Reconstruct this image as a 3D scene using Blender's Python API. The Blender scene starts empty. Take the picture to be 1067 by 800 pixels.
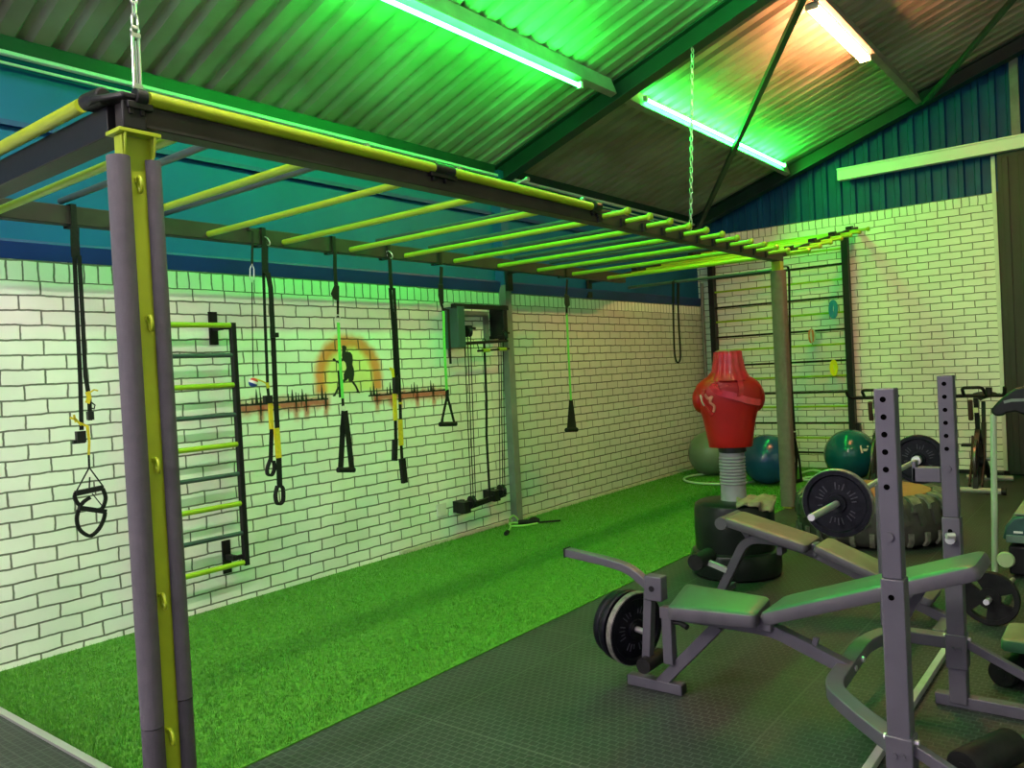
import bpy, bmesh, math, random
import numpy as np
from mathutils import Vector, Matrix
random.seed(7)
V = Vector
scene = bpy.context.scene
COL = scene.collection
PI = math.pi

# ------------------------------------------------------------------ camera
FPX = 841.21
CAM = V((4.884, 0.0, 1.477))
R = Matrix(((0.0, 0, 0), (0, 0, 0), (0, 0, 0)))
_v1 = V((1192 - 533.5, 351 - 400.0, FPX)).normalized()
_v2 = -V((-538 - 533.5, 442 - 400.0, FPX)).normalized()
_v2 = (_v2 - _v1 * _v2.dot(_v1)).normalized()
_dn = _v1.cross(_v2)
if _dn.y < 0:
    _dn = -_dn
_up = -_dn
R = Matrix((_v2, _v1, _up))            # world = R @ (right, down, forward)
cam_d = bpy.data.cameras.new('camera')
cam_d.sensor_fit = 'HORIZONTAL'
cam_d.sensor_width = 36.0
cam_d.lens = FPX / 1067 * 36.0
cam_d.clip_start = 0.05
cam = bpy.data.objects.new('camera', cam_d)
COL.objects.link(cam)
_r = R @ V((1, 0, 0)); _u = R @ V((0, -1, 0)); _b = R @ V((0, 0, -1))
cam.matrix_world = Matrix(((_r.x, _u.x, _b.x, CAM.x), (_r.y, _u.y, _b.y, CAM.y), (_r.z, _u.z, _b.z, CAM.z), (0, 0, 0, 1)))
scene.camera = cam


def ray(px, py):
    return R @ V((px - 533.5, py - 400.0, FPX))


def onx(px, py, x):
    r = ray(px, py)
    return CAM + r * ((x - CAM.x) / r.x)


def ony(px, py, y):
    r = ray(px, py)
    return CAM + r * ((y - CAM.y) / r.y)


def onz(px, py, z):
    r = ray(px, py)
    return CAM + r * ((z - CAM.z) / r.z)


# ------------------------------------------------------------------ mesh helpers
ORG = {}


def fillet(pts, rad, n=5):
    pts = [V(p) for p in pts]
    out = [pts[0]]
    for i in range(1, len(pts) - 1):
        a, b, c = pts[i - 1], pts[i], pts[i + 1]
        r = min(rad, (a - b).length * .49, (c - b).length * .49)
        p0 = b + (a - b).normalized() * r
        p1 = b + (c - b).normalized() * r
        for k in range(n + 1):
            t = k / n
            out.append(p0 * (1 - t) ** 2 + b * 2 * t * (1 - t) + p1 * t * t)
    out.append(pts[-1])
    return out


def smoothp(pts, sub=4):
    pts = [V(p) for p in pts]
    out = []
    n = len(pts)
    for i in range(n - 1):
        p0 = pts[max(i - 1, 0)]; p1 = pts[i]; p2 = pts[i + 1]; p3 = pts[min(i + 2, n - 1)]
        for k in range(sub):
            t = k / sub
            out.append(.5 * (2 * p1 + (p2 - p0) * t + (2 * p0 - 5 * p1 + 4 * p2 - p3) * t * t + (3 * p1 - p0 - 3 * p2 + p3) * t ** 3))
    out.append(pts[-1])
    return out


class MB:
    def __init__(s):
        s.v = []; s.f = []; s.m = []; s.mi = 0

    def add(s, vs, fs):
        o = len(s.v)
        s.v += [V(p) for p in vs]
        for f in fs:
            s.f.append([i + o for i in f]); s.m.append(s.mi)
        return s

    def box(s, c, d, rot=None):
        c = V(c); hx, hy, hz = d[0] / 2, d[1] / 2, d[2] / 2
        vs = [V((x, y, z)) for x in (-hx, hx) for y in (-hy, hy) for z in (-hz, hz)]
        if rot is not None:
            vs = [rot @ p for p in vs]
        return s.add([c + p for p in vs], [(0, 1, 3, 2), (4, 6, 7, 5), (0, 4, 5, 1), (2, 3, 7, 6), (0, 2, 6, 4), (1, 5, 7, 3)])

    def b2(s, a, b):
        a = V(a); b = V(b)
        return s.box((a + b) / 2, [abs(q) for q in (b - a)])

    def sweep(s, pts, prof, side, closed=False, cap=True):
        """profile [(a, b)]: a along side, b along in-path normal"""
        pts = [V(p) for p in pts]; n = len(pts); side0 = V(side).normalized()
        rings = []
        for i, p in enumerate(pts):
            if closed:
                t = (pts[(i + 1) % n] - pts[i - 1]).normalized()
            else:
                t = (pts[min(i + 1, n - 1)] - pts[max(i - 1, 0)]).normalized()
            sd = (side0 - t * side0.dot(t))
            sd = sd.normalized() if sd.length > 1e-6 else t.orthogonal().normalized()
            nn = t.cross(sd)
            k = 1.0
            if not closed and 0 < i < n - 1:
                t0 = (p - pts[i - 1]).normalized()
                k = 1 / max(.5, t.dot(t0))
            rings.append([p + sd * a + nn * (b * k) for a, b in prof])
        m = len(prof); vs = [q for r in rings for q in r]; fs = []
        for i in range(n if closed else n - 1):
            j = (i + 1) % n
            for k in range(m):
                l = (k + 1) % m
                fs.append((i * m + k, i * m + l, j * m + l, j * m + k))
        if cap and not closed:
            fs.append(tuple(range(m - 1, -1, -1))); fs.append(tuple((n - 1) * m + k for k in range(m)))
        return s.add(vs, fs)

    def bar(s, pts, w, h, side=(0, 1, 0), closed=False):
        return s.sweep(pts, [(-w / 2, -h / 2), (w / 2, -h / 2), (w / 2, h / 2), (-w / 2, h / 2)], side, closed)

    def tube(s, pts, r, n=10, closed=False, cap=True):
        pts = [V(p) for p in pts]; N = len(pts)
        t = (pts[1] - pts[0]).normalized(); u = t.orthogonal().normalized(); rings = []
        for i, p in enumerate(pts):
            if closed:
                t = (pts[(i + 1) % N] - pts[i - 1]).normalized()
            else:
                t = (pts[min(i + 1, N - 1)] - pts[max(i - 1, 0)]).normalized()
            u = (u - t * u.dot(t)).normalized(); w = t.cross(u)
            rr = r(i / (N - 1)) if callable(r) else r
            rings.append([p + (u * math.cos(2 * PI * k / n) + w * math.sin(2 * PI * k / n)) * rr for k in range(n)])
        vs = [q for g in rings for q in g]; fs = []
        for i in range(N if closed else N - 1):
            j = (i + 1) % N
            for k in range(n):
                l = (k + 1) % n
                fs.append((i * n + k, i * n + l, j * n + l, j * n + k))
        if cap and not closed:
            fs.append(tuple(range(n - 1, -1, -1))); fs.append(tuple((N - 1) * n + k for k in range(n)))
        return s.add(vs, fs)

    def cyl(s, a, b, r, n=20):
        return s.tube([a, b], r, n)

    def lathe(s, prof, o, axis=(0, 0, 1), n=32, rmod=None):
        o = V(o); ax = V(axis).normalized(); u = ax.orthogonal().normalized(); w = ax.cross(u)
        if abs(ax.z) > .99:
            u = V((1, 0, 0)); w = V((0, 1, 0)) * (1 if ax.z > 0 else -1)
        vs = []; fs = []; m = len(prof)
        for k in range(n):
            a = 2 * PI * k / n
            for r, h in prof:
                q = r * (rmod(a, h) if rmod else 1)
                vs.append(o + ax * h + (u * math.cos(a) + w * math.sin(a)) * q)
        for k in range(n):
            l = (k + 1) % n
            for i in range(m - 1):
                fs.append((k * m + i, l * m + i, l * m + i + 1, k * m + i + 1))
        if prof[0][0] > 1e-5:
            fs.append(tuple(k * m for k in range(n - 1, -1, -1)))
        if prof[-1][0] > 1e-5:
            fs.append(tuple(k * m + m - 1 for k in range(n)))
        return s.add(vs, fs)

    def ring_lathe(s, prof, o, axis=(0, 0, 1), n=32):
        """closed profile revolved (torus-like)"""
        o = V(o); ax = V(axis).normalized(); u = ax.orthogonal().normalized(); w = ax.cross(u)
        vs = []; fs = []; m = len(prof)
        for k in range(n):
            a = 2 * PI * k / n
            for r, h in prof:
                vs.append(o + ax * h + (u * math.cos(a) + w * math.sin(a)) * r)
        for k in range(n):
            l = (k + 1) % n
            for i in range(m):
                j = (i + 1) % m
                fs.append((k * m + i, l * m + i, l * m + j, k * m + j))
        return s.add(vs, fs)

    def sphere(s, c, r, n=24, m=14, sc=(1, 1, 1)):
        c = V(c); prof = [(max(1e-6, math.sin(PI * i / m)), -math.cos(PI * i / m)) for i in range(m + 1)]
        t = MB().lathe(prof, (0, 0, 0), (0, 0, 1), n)
        return s.add([c + V((p.x * r * sc[0], p.y * r * sc[1], p.z * r * sc[2])) for p in t.v], t.f)

    def torus(s, c, axis, RR, r, n=24, m=8, sc=None):
        ax = V(axis).normalized(); u = ax.orthogonal().normalized(); w = ax.cross(u)
        a, b = sc or (1, 1)
        pts = [V(c) + u * math.cos(2 * PI * k / n) * RR * a + w * math.sin(2 * PI * k / n) * RR * b for k in range(n)]
        return s.tube(pts, r, m, closed=True)

    def prism(s, poly, thick):
        """polygon of world points extruded by vector thick"""
        p = [V(q) for q in poly]; n = len(p); t = V(thick)
        return s.add(p + [q + t for q in p], [tuple(range(n - 1, -1, -1)), tuple(range(n, 2 * n))] + [(i, (i + 1) % n, n + (i + 1) % n, n + i) for i in range(n)])

    def loft(s, rings, cap=True):
        m = len(rings[0]); n = len(rings); vs = [V(q) for r in rings for q in r]; fs = []
        for i in range(n - 1):
            for k in range(m):
                l = (k + 1) % m
                fs.append((i * m + k, i * m + l, (i + 1) * m + l, (i + 1) * m + k))
        if cap:
            fs.append(tuple(range(m - 1, -1, -1))); fs.append(tuple((n - 1) * m + k for k in range(m)))
        return s.add(vs, fs)

    def build(s, name, mats, parent=None, at=None, smooth=40, bevel=0.0, normals=True, seg=2):
        if not isinstance(mats, (list, tuple)):
            mats = [mats]
        if parent is not None:
            o0 = ORG[parent.as_pointer()]
        elif at is not None:
            o0 = V(at)
        else:
            xs = [p.x for p in s.v]; ys = [p.y for p in s.v]; zs = [p.z for p in s.v]
            o0 = V(((min(xs) + max(xs)) / 2, (min(ys) + max(ys)) / 2, min(zs)))
        me = bpy.data.meshes.new(name)
        me.from_pydata([p - o0 for p in s.v], [], s.f)
        for mt in mats:
            me.materials.append(mt)
        if len(mats) > 1:
            me.polygons.foreach_set('material_index', s.m)
        if normals:
            bm = bmesh.new(); bm.from_mesh(me)
            bmesh.ops.recalc_face_normals(bm, faces=bm.faces)
            bm.to_mesh(me); bm.free()
        if smooth:
            me.polygons.foreach_set('use_smooth', [True] * len(me.polygons))
            me.set_sharp_from_angle(angle=math.radians(smooth))
        me.update()
        o = bpy.data.objects.new(name, me)
        COL.objects.link(o)
        if parent is not None:
            o.parent = parent
        else:
            o.location = o0
        ORG[o.as_pointer()] = o0
        if bevel:
            b = o.modifiers.new('bevel', 'BEVEL'); b.width = bevel; b.segments = seg; b.limit_method = 'ANGLE'; b.angle_limit = math.radians(40)
            b.harden_normals = False
        return o


def tag(o, label, cat, group=None, kind=None):
    if label: o['label'] = label
    if cat: o['category'] = cat
    if group: o['group'] = group
    if kind: o['kind'] = kind
    return o


def thing(name, label, cat, loc, group=None):
    o = bpy.data.objects.new(name, None)
    o.empty_display_size = .1
    COL.objects.link(o)
    o.location = V(loc)
    ORG[o.as_pointer()] = V(loc)
    return tag(o, label, cat, group)


def struct(o):
    o['kind'] = 'structure'
    return o


# ------------------------------------------------------------------ materials
def nt(m):
    m.use_nodes = True
    n = m.node_tree
    return n, n.nodes, n.links


def mat(name, col, rough=.5, metal=0.0, noise=None, bump=None, spec=.5, col2=None, rvar=0.0, coat=0.0, streak=None):
    m = bpy.data.materials.new(name)
    t, N, L = nt(m)
    b = N['Principled BSDF']
    b.inputs['Base Color'].default_value = (*col, 1)
    b.inputs['Roughness'].default_value = rough
    b.inputs['Metallic'].default_value = metal
    b.inputs['Specular IOR Level'].default_value = spec
    if coat:
        b.inputs['Coat Weight'].default_value = coat
        b.inputs['Coat Roughness'].default_value = .15
    if noise or bump:
        tc = N.new('ShaderNodeTexCoord')
    if noise:
        sc, amt = noise
        nz = N.new('ShaderNodeTexNoise'); nz.inputs['Scale'].default_value = sc; nz.inputs['Detail'].default_value = 5
        if streak:
            mp = N.new('ShaderNodeMapping'); mp.inputs['Scale'].default_value = streak
            L.new(tc.outputs['Object'], mp.inputs[0]); L.new(mp.outputs[0], nz.inputs['Vector'])
        else:
            L.new(tc.outputs['Object'], nz.inputs['Vector'])
        cr = N.new('ShaderNodeValToRGB')
        c2 = col2 or tuple(max(0, c * (1 - amt)) for c in col)
        cr.color_ramp.elements[0].position = .35; cr.color_ramp.elements[1].position = .65
        cr.color_ramp.elements[0].color = (*c2, 1); cr.color_ramp.elements[1].color = (*col, 1)
        L.new(nz.outputs['Fac'], cr.inputs[0]); L.new(cr.outputs[0], b.inputs['Base Color'])
        if rvar:
            mr = N.new('ShaderNodeMapRange'); mr.inputs['To Min'].default_value = max(0, rough - rvar); mr.inputs['To Max'].default_value = min(1, rough + rvar)
            L.new(nz.outputs['Fac'], mr.inputs[0]); L.new(mr.outputs[0], b.inputs['Roughness'])
    if bump:
        sc, st = bump
        nb = N.new('ShaderNodeTexNoise'); nb.inputs['Scale'].default_value = sc; nb.inputs['Detail'].default_value = 3
        L.new(tc.outputs['Object'], nb.inputs['Vector'])
        bp = N.new('ShaderNodeBump'); bp.inputs['Strength'].default_value = st; bp.inputs['Distance'].default_value = .004
        L.new(nb.outputs['Fac'], bp.inputs['Height']); L.new(bp.outputs[0], b.inputs['Normal'])
    return m


def emit(name, col, s):
    m = bpy.data.materials.new(name)
    t, N, L = nt(m)
    N.remove(N['Principled BSDF'])
    e = N.new('ShaderNodeEmission'); e.inputs[0].default_value = (*col, 1); e.inputs[1].default_value = s
    L.new(e.outputs[0], N['Material Output'].inputs[0])
    return m


def math_node(N, L, op, a, b=None, c=None, clamp=False):
    n = N.new('ShaderNodeMath'); n.operation = op; n.use_clamp = clamp
    for i, q in enumerate((a, b, c)):
        if q is None: continue
        if isinstance(q, (int, float)): n.inputs[i].default_value = q
        else: L.new(q, n.inputs[i])
    return n.outputs[0]


def brick_mat(name, axis, hoff, zoff, width, row, offset, paint, paint2, mortar=.006, rough=.45, murals=False):
    m = bpy.data.materials.new(name)
    t, N, L = nt(m)
    b = N['Principled BSDF']
    g = N.new('ShaderNodeNewGeometry')
    sp = N.new('ShaderNodeSeparateXYZ'); L.new(g.outputs['Position'], sp.inputs[0])
    nz = N.new('ShaderNodeTexNoise'); nz.inputs['Scale'].default_value = 9; nz.inputs['Detail'].default_value = 3
    L.new(g.outputs['Position'], nz.inputs['Vector'])
    spn = N.new('ShaderNodeSeparateColor'); L.new(nz.outputs['Color'], spn.inputs[0])
    h = math_node(N, L, 'ADD', sp.outputs[axis], hoff)
    h = math_node(N, L, 'MULTIPLY_ADD', spn.outputs[0], .022, h)
    z = math_node(N, L, 'ADD', sp.outputs['Z'], zoff)
    z = math_node(N, L, 'MULTIPLY_ADD', spn.outputs[1], .018, z)
    z = math_node(N, L, 'ADD', z, -.009)
    cb = N.new('ShaderNodeCombineXYZ'); L.new(h, cb.inputs[0]); L.new(z, cb.inputs[1])
    br = N.new('ShaderNodeTexBrick')
    br.offset = offset; br.offset_frequency = 2; br.squash = 1
    br.inputs['Scale'].default_value = 1
    br.inputs['Mortar Size'].default_value = mortar; br.inputs['Mortar Smooth'].default_value = .35
    br.inputs['Brick Width'].default_value = width; br.inputs['Row Height'].default_value = row
    br.inputs['Bias'].default_value = 0
    br.inputs['Color1'].default_value = (*paint, 1); br.inputs['Color2'].default_value = (*paint2, 1)
    br.inputs['Mortar'].default_value = (.16, .165, .13, 1)
    L.new(cb.outputs[0], br.inputs['Vector'])
    col = br.outputs['Color']
    # dirt in the paint
    n2 = N.new('ShaderNodeTexNoise'); n2.inputs['Scale'].default_value = 2.2; n2.inputs['Detail'].default_value = 6
    L.new(g.outputs['Position'], n2.inputs['Vector'])
    mr = N.new('ShaderNodeMapRange'); mr.inputs['From Min'].default_value = .3; mr.inputs['From Max'].default_value = .7
    mr.inputs['To Min'].default_value = .92; mr.inputs['To Max'].default_value = 1.05
    L.new(n2.outputs['Fac'], mr.inputs[0])
    mx = N.new('ShaderNodeMix'); mx.data_type = 'RGBA'; mx.blend_type = 'MULTIPLY'; mx.inputs[0].default_value = 1
    L.new(col, mx.inputs[6]); L.new(mr.outputs[0], mx.inputs[7])
    col = mx.outputs[2]
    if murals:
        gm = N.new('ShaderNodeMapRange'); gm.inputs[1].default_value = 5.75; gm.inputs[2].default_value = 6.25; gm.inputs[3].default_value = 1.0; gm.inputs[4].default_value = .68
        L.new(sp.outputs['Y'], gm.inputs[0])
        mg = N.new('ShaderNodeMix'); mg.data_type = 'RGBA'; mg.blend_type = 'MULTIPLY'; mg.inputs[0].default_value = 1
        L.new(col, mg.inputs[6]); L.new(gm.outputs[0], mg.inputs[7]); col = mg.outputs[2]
        n3 = N.new('ShaderNodeTexNoise'); n3.inputs['Scale'].default_value = 14; n3.inputs['Detail'].default_value = 4
        L.new(g.outputs['Position'], n3.inputs['Vector'])
        Y = sp.outputs['Y']; Z = sp.outputs['Z']

        def spray(fac, colr, cur):
            q = N.new('ShaderNodeMix'); q.data_type = 'RGBA'; q.blend_type = 'MULTIPLY'; q.clamp_factor = True
            L.new(fac, q.inputs[0]); L.new(cur, q.inputs[6]); q.inputs[7].default_value = (*colr, 1)
            return q.outputs[2]

        def sm(x, lo, hi):
            q = N.new('ShaderNodeMapRange'); q.interpolation_type = 'SMOOTHSTEP'
            L.new(x, q.inputs[0]); q.inputs[1].default_value = lo; q.inputs[2].default_value = hi
            return q.outputs[0]
        # arch: centre (y 4.18, z 1.45), half width .29, straight legs then a half ellipse
        dy = math_node(N, L, 'MULTIPLY', math_node(N, L, 'ADD', Y, -4.18), 1 / .285)
        dz = math_node(N, L, 'MULTIPLY', math_node(N, L, 'MAXIMUM', math_node(N, L, 'ADD', Z, -1.50), 0.0), 1 / .27)
        d = math_node(N, L, 'SQRT', math_node(N, L, 'ADD', math_node(N, L, 'POWER', dy, 2.0), math_node(N, L, 'POWER', dz, 2.0)))
        d = math_node(N, L, 'MULTIPLY_ADD', n3.outputs['Fac'], .16, math_node(N, L, 'ADD', d, -.08))
        above = sm(Z, 1.345, 1.40)
        inside = math_node(N, L, 'MULTIPLY', math_node(N, L, 'SUBTRACT', 1.0, sm(d, .80, 1.05)), above)
        col = spray(math_node(N, L, 'MULTIPLY', inside, .8), (1.0, .93, .30), col)
        e = math_node(N, L, 'ABSOLUTE', math_node(N, L, 'ADD', d, -1.0))
        ring = math_node(N, L, 'MULTIPLY', math_node(N, L, 'SUBTRACT', 1.0, sm(e, .06, .32)), above)
        col = spray(math_node(N, L, 'MULTIPLY', ring, .92), (1.0, .27, .06), col)
        # red heartbeat band
        zb = math_node(N, L, 'ABSOLUTE', math_node(N, L, 'ADD', Z, -1.312))
        zb = math_node(N, L, 'MULTIPLY_ADD', n3.outputs['Fac'], .10, math_node(N, L, 'ADD', zb, -.05))
        band = math_node(N, L, 'SUBTRACT', 1.0, sm(zb, .0, .085))
        yy = math_node(N, L, 'MULTIPLY', sm(Y, 3.12, 3.2), math_node(N, L, 'SUBTRACT', 1.0, sm(Y, 5.25, 5.35)))
        gap = math_node(N, L, 'SUBTRACT', 1.0, math_node(N, L, 'MULTIPLY', sm(Y, 3.94, 4.0), math_node(N, L, 'SUBTRACT', 1.0, sm(Y, 4.36, 4.44))))
        band = math_node(N, L, 'MULTIPLY', math_node(N, L, 'MULTIPLY', band, yy), gap)
        col = spray(math_node(N, L, 'MULTIPLY', band, .88), (.62, .08, .04), col)
        # red drips under the spikes
        for yc in SPIKES:
            q = math_node(N, L, 'ABSOLUTE', math_node(N, L, 'ADD', Y, -(yc + .03)))
            q = math_node(N, L, 'MULTIPLY_ADD', n3.outputs['Fac'], .03, math_node(N, L, 'ADD', q, -.015))
            q = math_node(N, L, 'SUBTRACT', 1.0, sm(q, .008, .038))
            zz = math_node(N, L, 'MULTIPLY', sm(Z, 1.17, 1.24), math_node(N, L, 'SUBTRACT', 1.0, sm(Z, 1.29, 1.33)))
            col = spray(math_node(N, L, 'MULTIPLY', math_node(N, L, 'MULTIPLY', q, zz), .75), (.65, .10, .06), col)
        # purple-pink blotch by the cable station
        q = math_node(N, L, 'ABSOLUTE', math_node(N, L, 'ADD', Y, -5.45))
        q2 = math_node(N, L, 'ABSOLUTE', math_node(N, L, 'ADD', Z, -1.25))
        q = math_node(N, L, 'MULTIPLY', math_node(N, L, 'SUBTRACT', 1.0, sm(q, .03, .4)), math_node(N, L, 'SUBTRACT', 1.0, sm(q2, .2, .6)))
        q = math_node(N, L, 'MULTIPLY', q, n3.outputs['Fac'])
        col = spray(math_node(N, L, 'MULTIPLY', q, .6), (.85, .62, .68), col)
    L.new(col, b.inputs['Base Color'])
    b.inputs['Roughness'].default_value = rough
    hgt = math_node(N, L, 'SUBTRACT', 1.0, br.outputs['Fac'])
    n4 = N.new('ShaderNodeTexNoise'); n4.inputs['Scale'].default_value = 40; n4.inputs['Detail'].default_value = 3
    L.new(g.outputs['Position'], n4.inputs['Vector'])
    hgt = math_node(N, L, 'MULTIPLY_ADD', n4.outputs['Fac'], .25, hgt)
    hgt = math_node(N, L, 'MULTIPLY_ADD', nz.outputs['Fac'], .6, hgt)
    bp = N.new('ShaderNodeBump'); bp.inputs['Strength'].default_value = .8; bp.inputs['Distance'].default_value = .008
    L.new(hgt, bp.inputs['Height']); L.new(bp.outputs[0], b.inputs['Normal'])
    return m


SPIKES = [3.33, 3.63, 3.72, 3.90, 4.42, 4.60, 4.68, 4.88, 5.08]

M = {}
M['black'] = mat('black_webbing', (.012, .013, .013), .75, noise=(60, .4), spec=.22)
M['black_metal'] = mat('black_powder_coat', (.014, .014, .015), .45, noise=(30, .3), spec=.22)
M['black_plastic'] = mat('black_plastic', (.012, .012, .013), .4, spec=.25)
M['rubber'] = mat('black_rubber', (.014, .014, .015), .6, noise=(25, .4), bump=(120, .2), spec=.22)
M['lime'] = mat('lime_paint', (.34, .53, .022), .35, noise=(12, .12))
M['yellow'] = mat('yellow_green_paint', (.36, .46, .015), .38, noise=(10, .12), bump=(60, .05))
M['beam'] = mat('dark_beam_paint', (.036, .031, .028), .5, noise=(8, .3), spec=.3)
M['darkbar'] = mat('dark_bar_paint', (.05, .075, .08), .4, noise=(12, .2))
M['foam'] = mat('grey_foam', (.094, .085, .102), .85, noise=(20, .12), bump=(220, .35))
M['foam_dark'] = mat('dark_grey_foam', (.065, .058, .072), .85, noise=(20, .12), bump=(220, .35))
M['chain'] = mat('zinc_chain', (.62, .62, .60), .3, metal=.9)
M['chrome'] = mat('chrome', (.80, .79, .77), .34, metal=.75)
M['steel_grey'] = mat('grey_steel_paint', (.092, .088, .108), .42, noise=(14, .12), bump=(90, .04))
M['steel_light'] = mat('pale_steel_paint', (.42, .43, .42), .42, noise=(14, .12))
M['iron'] = mat('cast_iron_plate', (.009, .0095, .015), .42, noise=(35, .5), bump=(70, .5), rvar=.15, spec=.14)
M['hole'] = mat('dark_hole', (.002, .002, .002), 1, spec=0)
M['mark'] = mat('worn_raised_mark', (.075, .075, .095), .5, noise=(60, .6), spec=.3)
M['iron_rim'] = mat('worn_plate_rim', (.30, .28, .26), .45, noise=(40, .5), metal=.4)
M['pad_vinyl'] = mat('seat_vinyl', (.045, .115, .065), .38, noise=(14, .15), bump=(120, .08))
M['pad_tan'] = mat('tan_vinyl', (.19, .15, .115), .45, noise=(10, .2), bump=(120, .08))
M['pad_side'] = mat('grey_vinyl_side', (.095, .09, .105), .5, noise=(14, .2))
M['red'] = mat('red_rubber_skin', (.36, .008, .003), .42, spec=.3, noise=(7, .2), bump=(40, .05))
M['red_wrap'] = mat('red_plastic_wrap', (.52, .02, .03), .25, noise=(18, .25), bump=(30, .3))
M['grey_hose'] = mat('grey_pole_plastic', (.22, .225, .235), .4, noise=(14, .12))
M['base_black'] = mat('black_base_plastic', (.012, .016, .014), .28, noise=(10, .3), spec=.22)
M['towel'] = mat('beige_towel', (.27, .225, .14), .9, bump=(160, .6), noise=(20, .25))
M['ball_olive'] = mat('olive_ball', (.14, .19, .125), .36, noise=(4, .1))
M['ball_blue'] = mat('blue_ball', (.010, .055, .16), .2, noise=(4, .1))
M['ball_teal'] = mat('teal_ball', (.006, .095, .125), .18, noise=(4, .1))
M['white_paint'] = mat('white_paint', (.75, .75, .70), .45, noise=(9, .1))
M['webyellow'] = mat('yellow_webbing', (.75, .55, .02), .6, noise=(50, .2))
M['weblime'] = mat('lime_webbing', (.16, .72, .12), .6, noise=(50, .15))
M['blue_band'] = mat('blue_rubber_band', (.02, .25, .45), .45)
M['orange_band'] = mat('orange_rubber_band', (.70, .17, .06), .45)
M['yellow_band'] = mat('yellow_rubber_band', (.85, .75, .01), .45)
M['pale_band'] = mat('pale_rubber_band', (.65, .55, .48), .5)
M['hoop'] = mat('pale_green_hoop', (.45, .65, .42), .35)
M['rope_green'] = mat('green_rope', (.30, .62, .14), .5)
M['tyre'] = mat('tyre_rubber', (.045, .043, .036), .75, noise=(9, .5), col2=(.075, .072, .058), bump=(40, .5))
M['tyre_worn'] = mat('scuffed_tyre_lug', (.20, .195, .155), .8, noise=(16, .6), bump=(60, .4))
M['ply'] = mat('plywood_lid', (.40, .17, .06), .6, noise=(6, .3), streak=(1, 9, 1))
M['tank_green'] = mat('dark_green_plastic', (.03, .085, .075), .35, noise=(12, .2))
M['tank_top'] = mat('pale_painted_lit_plastic', (.30, .30, .22), .5, noise=(14, .3))  # lit look of the hood's top face, put into a paler colour
M['ceiling_sheet'] = mat('weathered_roof_sheet', (.40, .36, .30), .6, noise=(1.3, .35), col2=(.25, .19, .15), spec=.3, bump=(30, .08))
M['purlin'] = mat('galvanised_purlin', (.33, .29, .25), .5, noise=(6, .25))
M['rafter'] = mat('dark_green_rafter_paint', (.016, .046, .034), .45, noise=(4, .25))
M['rafter_brown'] = mat('brown_rafter_paint', (.085, .075, .055), .5, noise=(4, .25))
M['clad_blue'] = mat('blue_cladding', (.005, .10, .25), .5, noise=(2, .15), spec=.2)
M['clad_navy'] = mat('navy_flashing', (.004, .03, .19), .5, noise=(3, .2))
M['clad_back'] = mat('blue_corrugated_cladding', (.005, .075, .20), .5, noise=(3, .2), spec=.2)
M['col_blue'] = mat('blue_column_paint', (.01, .09, .26), .5, noise=(6, .2))
M['col_grey'] = mat('grey_column_paint', (.20, .21, .20), .5, noise=(8, .25))
M['door'] = mat('dark_door_sheet', (.028, .028, .018), .6, noise=(2, .3))
M['baseline'] = mat('pale_plinth', (.55, .52, .42), .7, noise=(9, .3))
M['alu'] = mat('aluminium_edge', (.55, .55, .53), .4, metal=.7)
M['trunk'] = mat('white_trunking', (.80, .80, .78), .4)
M['paint_black'] = mat('black_wall_paint', (.012, .02, .014), .55)
M['ball_band'] = mat('ball_blue_rubber', (.02, .05, .30), .4)
M['ball_white'] = mat('ball_white_rubber', (.75, .7, .65), .4)
M['ball_red'] = mat('ball_red_rubber', (.6, .03, .03), .4)
M['brown_bottle'] = mat('brown_bottle', (.05, .02, .012), .4)

PAINT = ((.90, .90, .83), (.86, .87, .80))
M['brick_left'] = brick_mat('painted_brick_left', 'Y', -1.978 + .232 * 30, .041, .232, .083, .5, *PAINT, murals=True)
M['brick_left_top'] = brick_mat('painted_rowlock_left', 'Y', 1.0, -2.117 + .116 + .004, .0826, .116, 0, *PAINT)
M['brick_back'] = brick_mat('painted_brick_back', 'X', 9.974 - .014, .075, .232, .083, .5, *PAINT, mortar=.0055)
M['brick_back_top'] = brick_mat('painted_rowlock_back', 'X', 9.93, -3.079 + .116 + .004, .0826, .116, 0, *PAINT, mortar=.0055)

# rubber floor: staggered small studs, one metre mats
fm = bpy.data.materials.new('rubber_mat_floor')
t, N, L = nt(fm)
b = N['Principled BSDF']
g = N.new('ShaderNodeNewGeometry')
br = N.new('ShaderNodeTexBrick'); br.offset = .5; br.inputs['Scale'].default_value = 1
br.inputs['Brick Width'].default_value = .040; br.inputs['Row Height'].default_value = .034; br.inputs['Mortar Size'].default_value = .0045; br.inputs['Mortar Smooth'].default_value = .6
br.inputs['Color1'].default_value = (.022, .027, .024, 1); br.inputs['Color2'].default_value = (.027, .033, .029, 1); br.inputs['Mortar'].default_value = (.052, .062, .055, 1)
L.new(g.outputs['Position'], br.inputs['Vector'])
b2_ = N.new('ShaderNodeTexBrick'); b2_.offset = 0; b2_.inputs['Scale'].default_value = 1
b2_.inputs['Brick Width'].default_value = 1.22; b2_.inputs['Row Height'].default_value = 1.22; b2_.inputs['Mortar Size'].default_value = .005; b2_.inputs['Mortar Smooth'].default_value = .2
L.new(g.outputs['Position'], b2_.inputs['Vector'])
nz = N.new('ShaderNodeTexNoise'); nz.inputs['Scale'].default_value = 1.7; nz.inputs['Detail'].default_value = 7
L.new(g.outputs['Position'], nz.inputs['Vector'])
mr = N.new('ShaderNodeMapRange'); mr.inputs['From Min'].default_value = .3; mr.inputs['From Max'].default_value = .7; mr.inputs['To Min'].default_value = .75; mr.inputs['To Max'].default_value = 1.25
L.new(nz.outputs['Fac'], mr.inputs[0])
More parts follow.
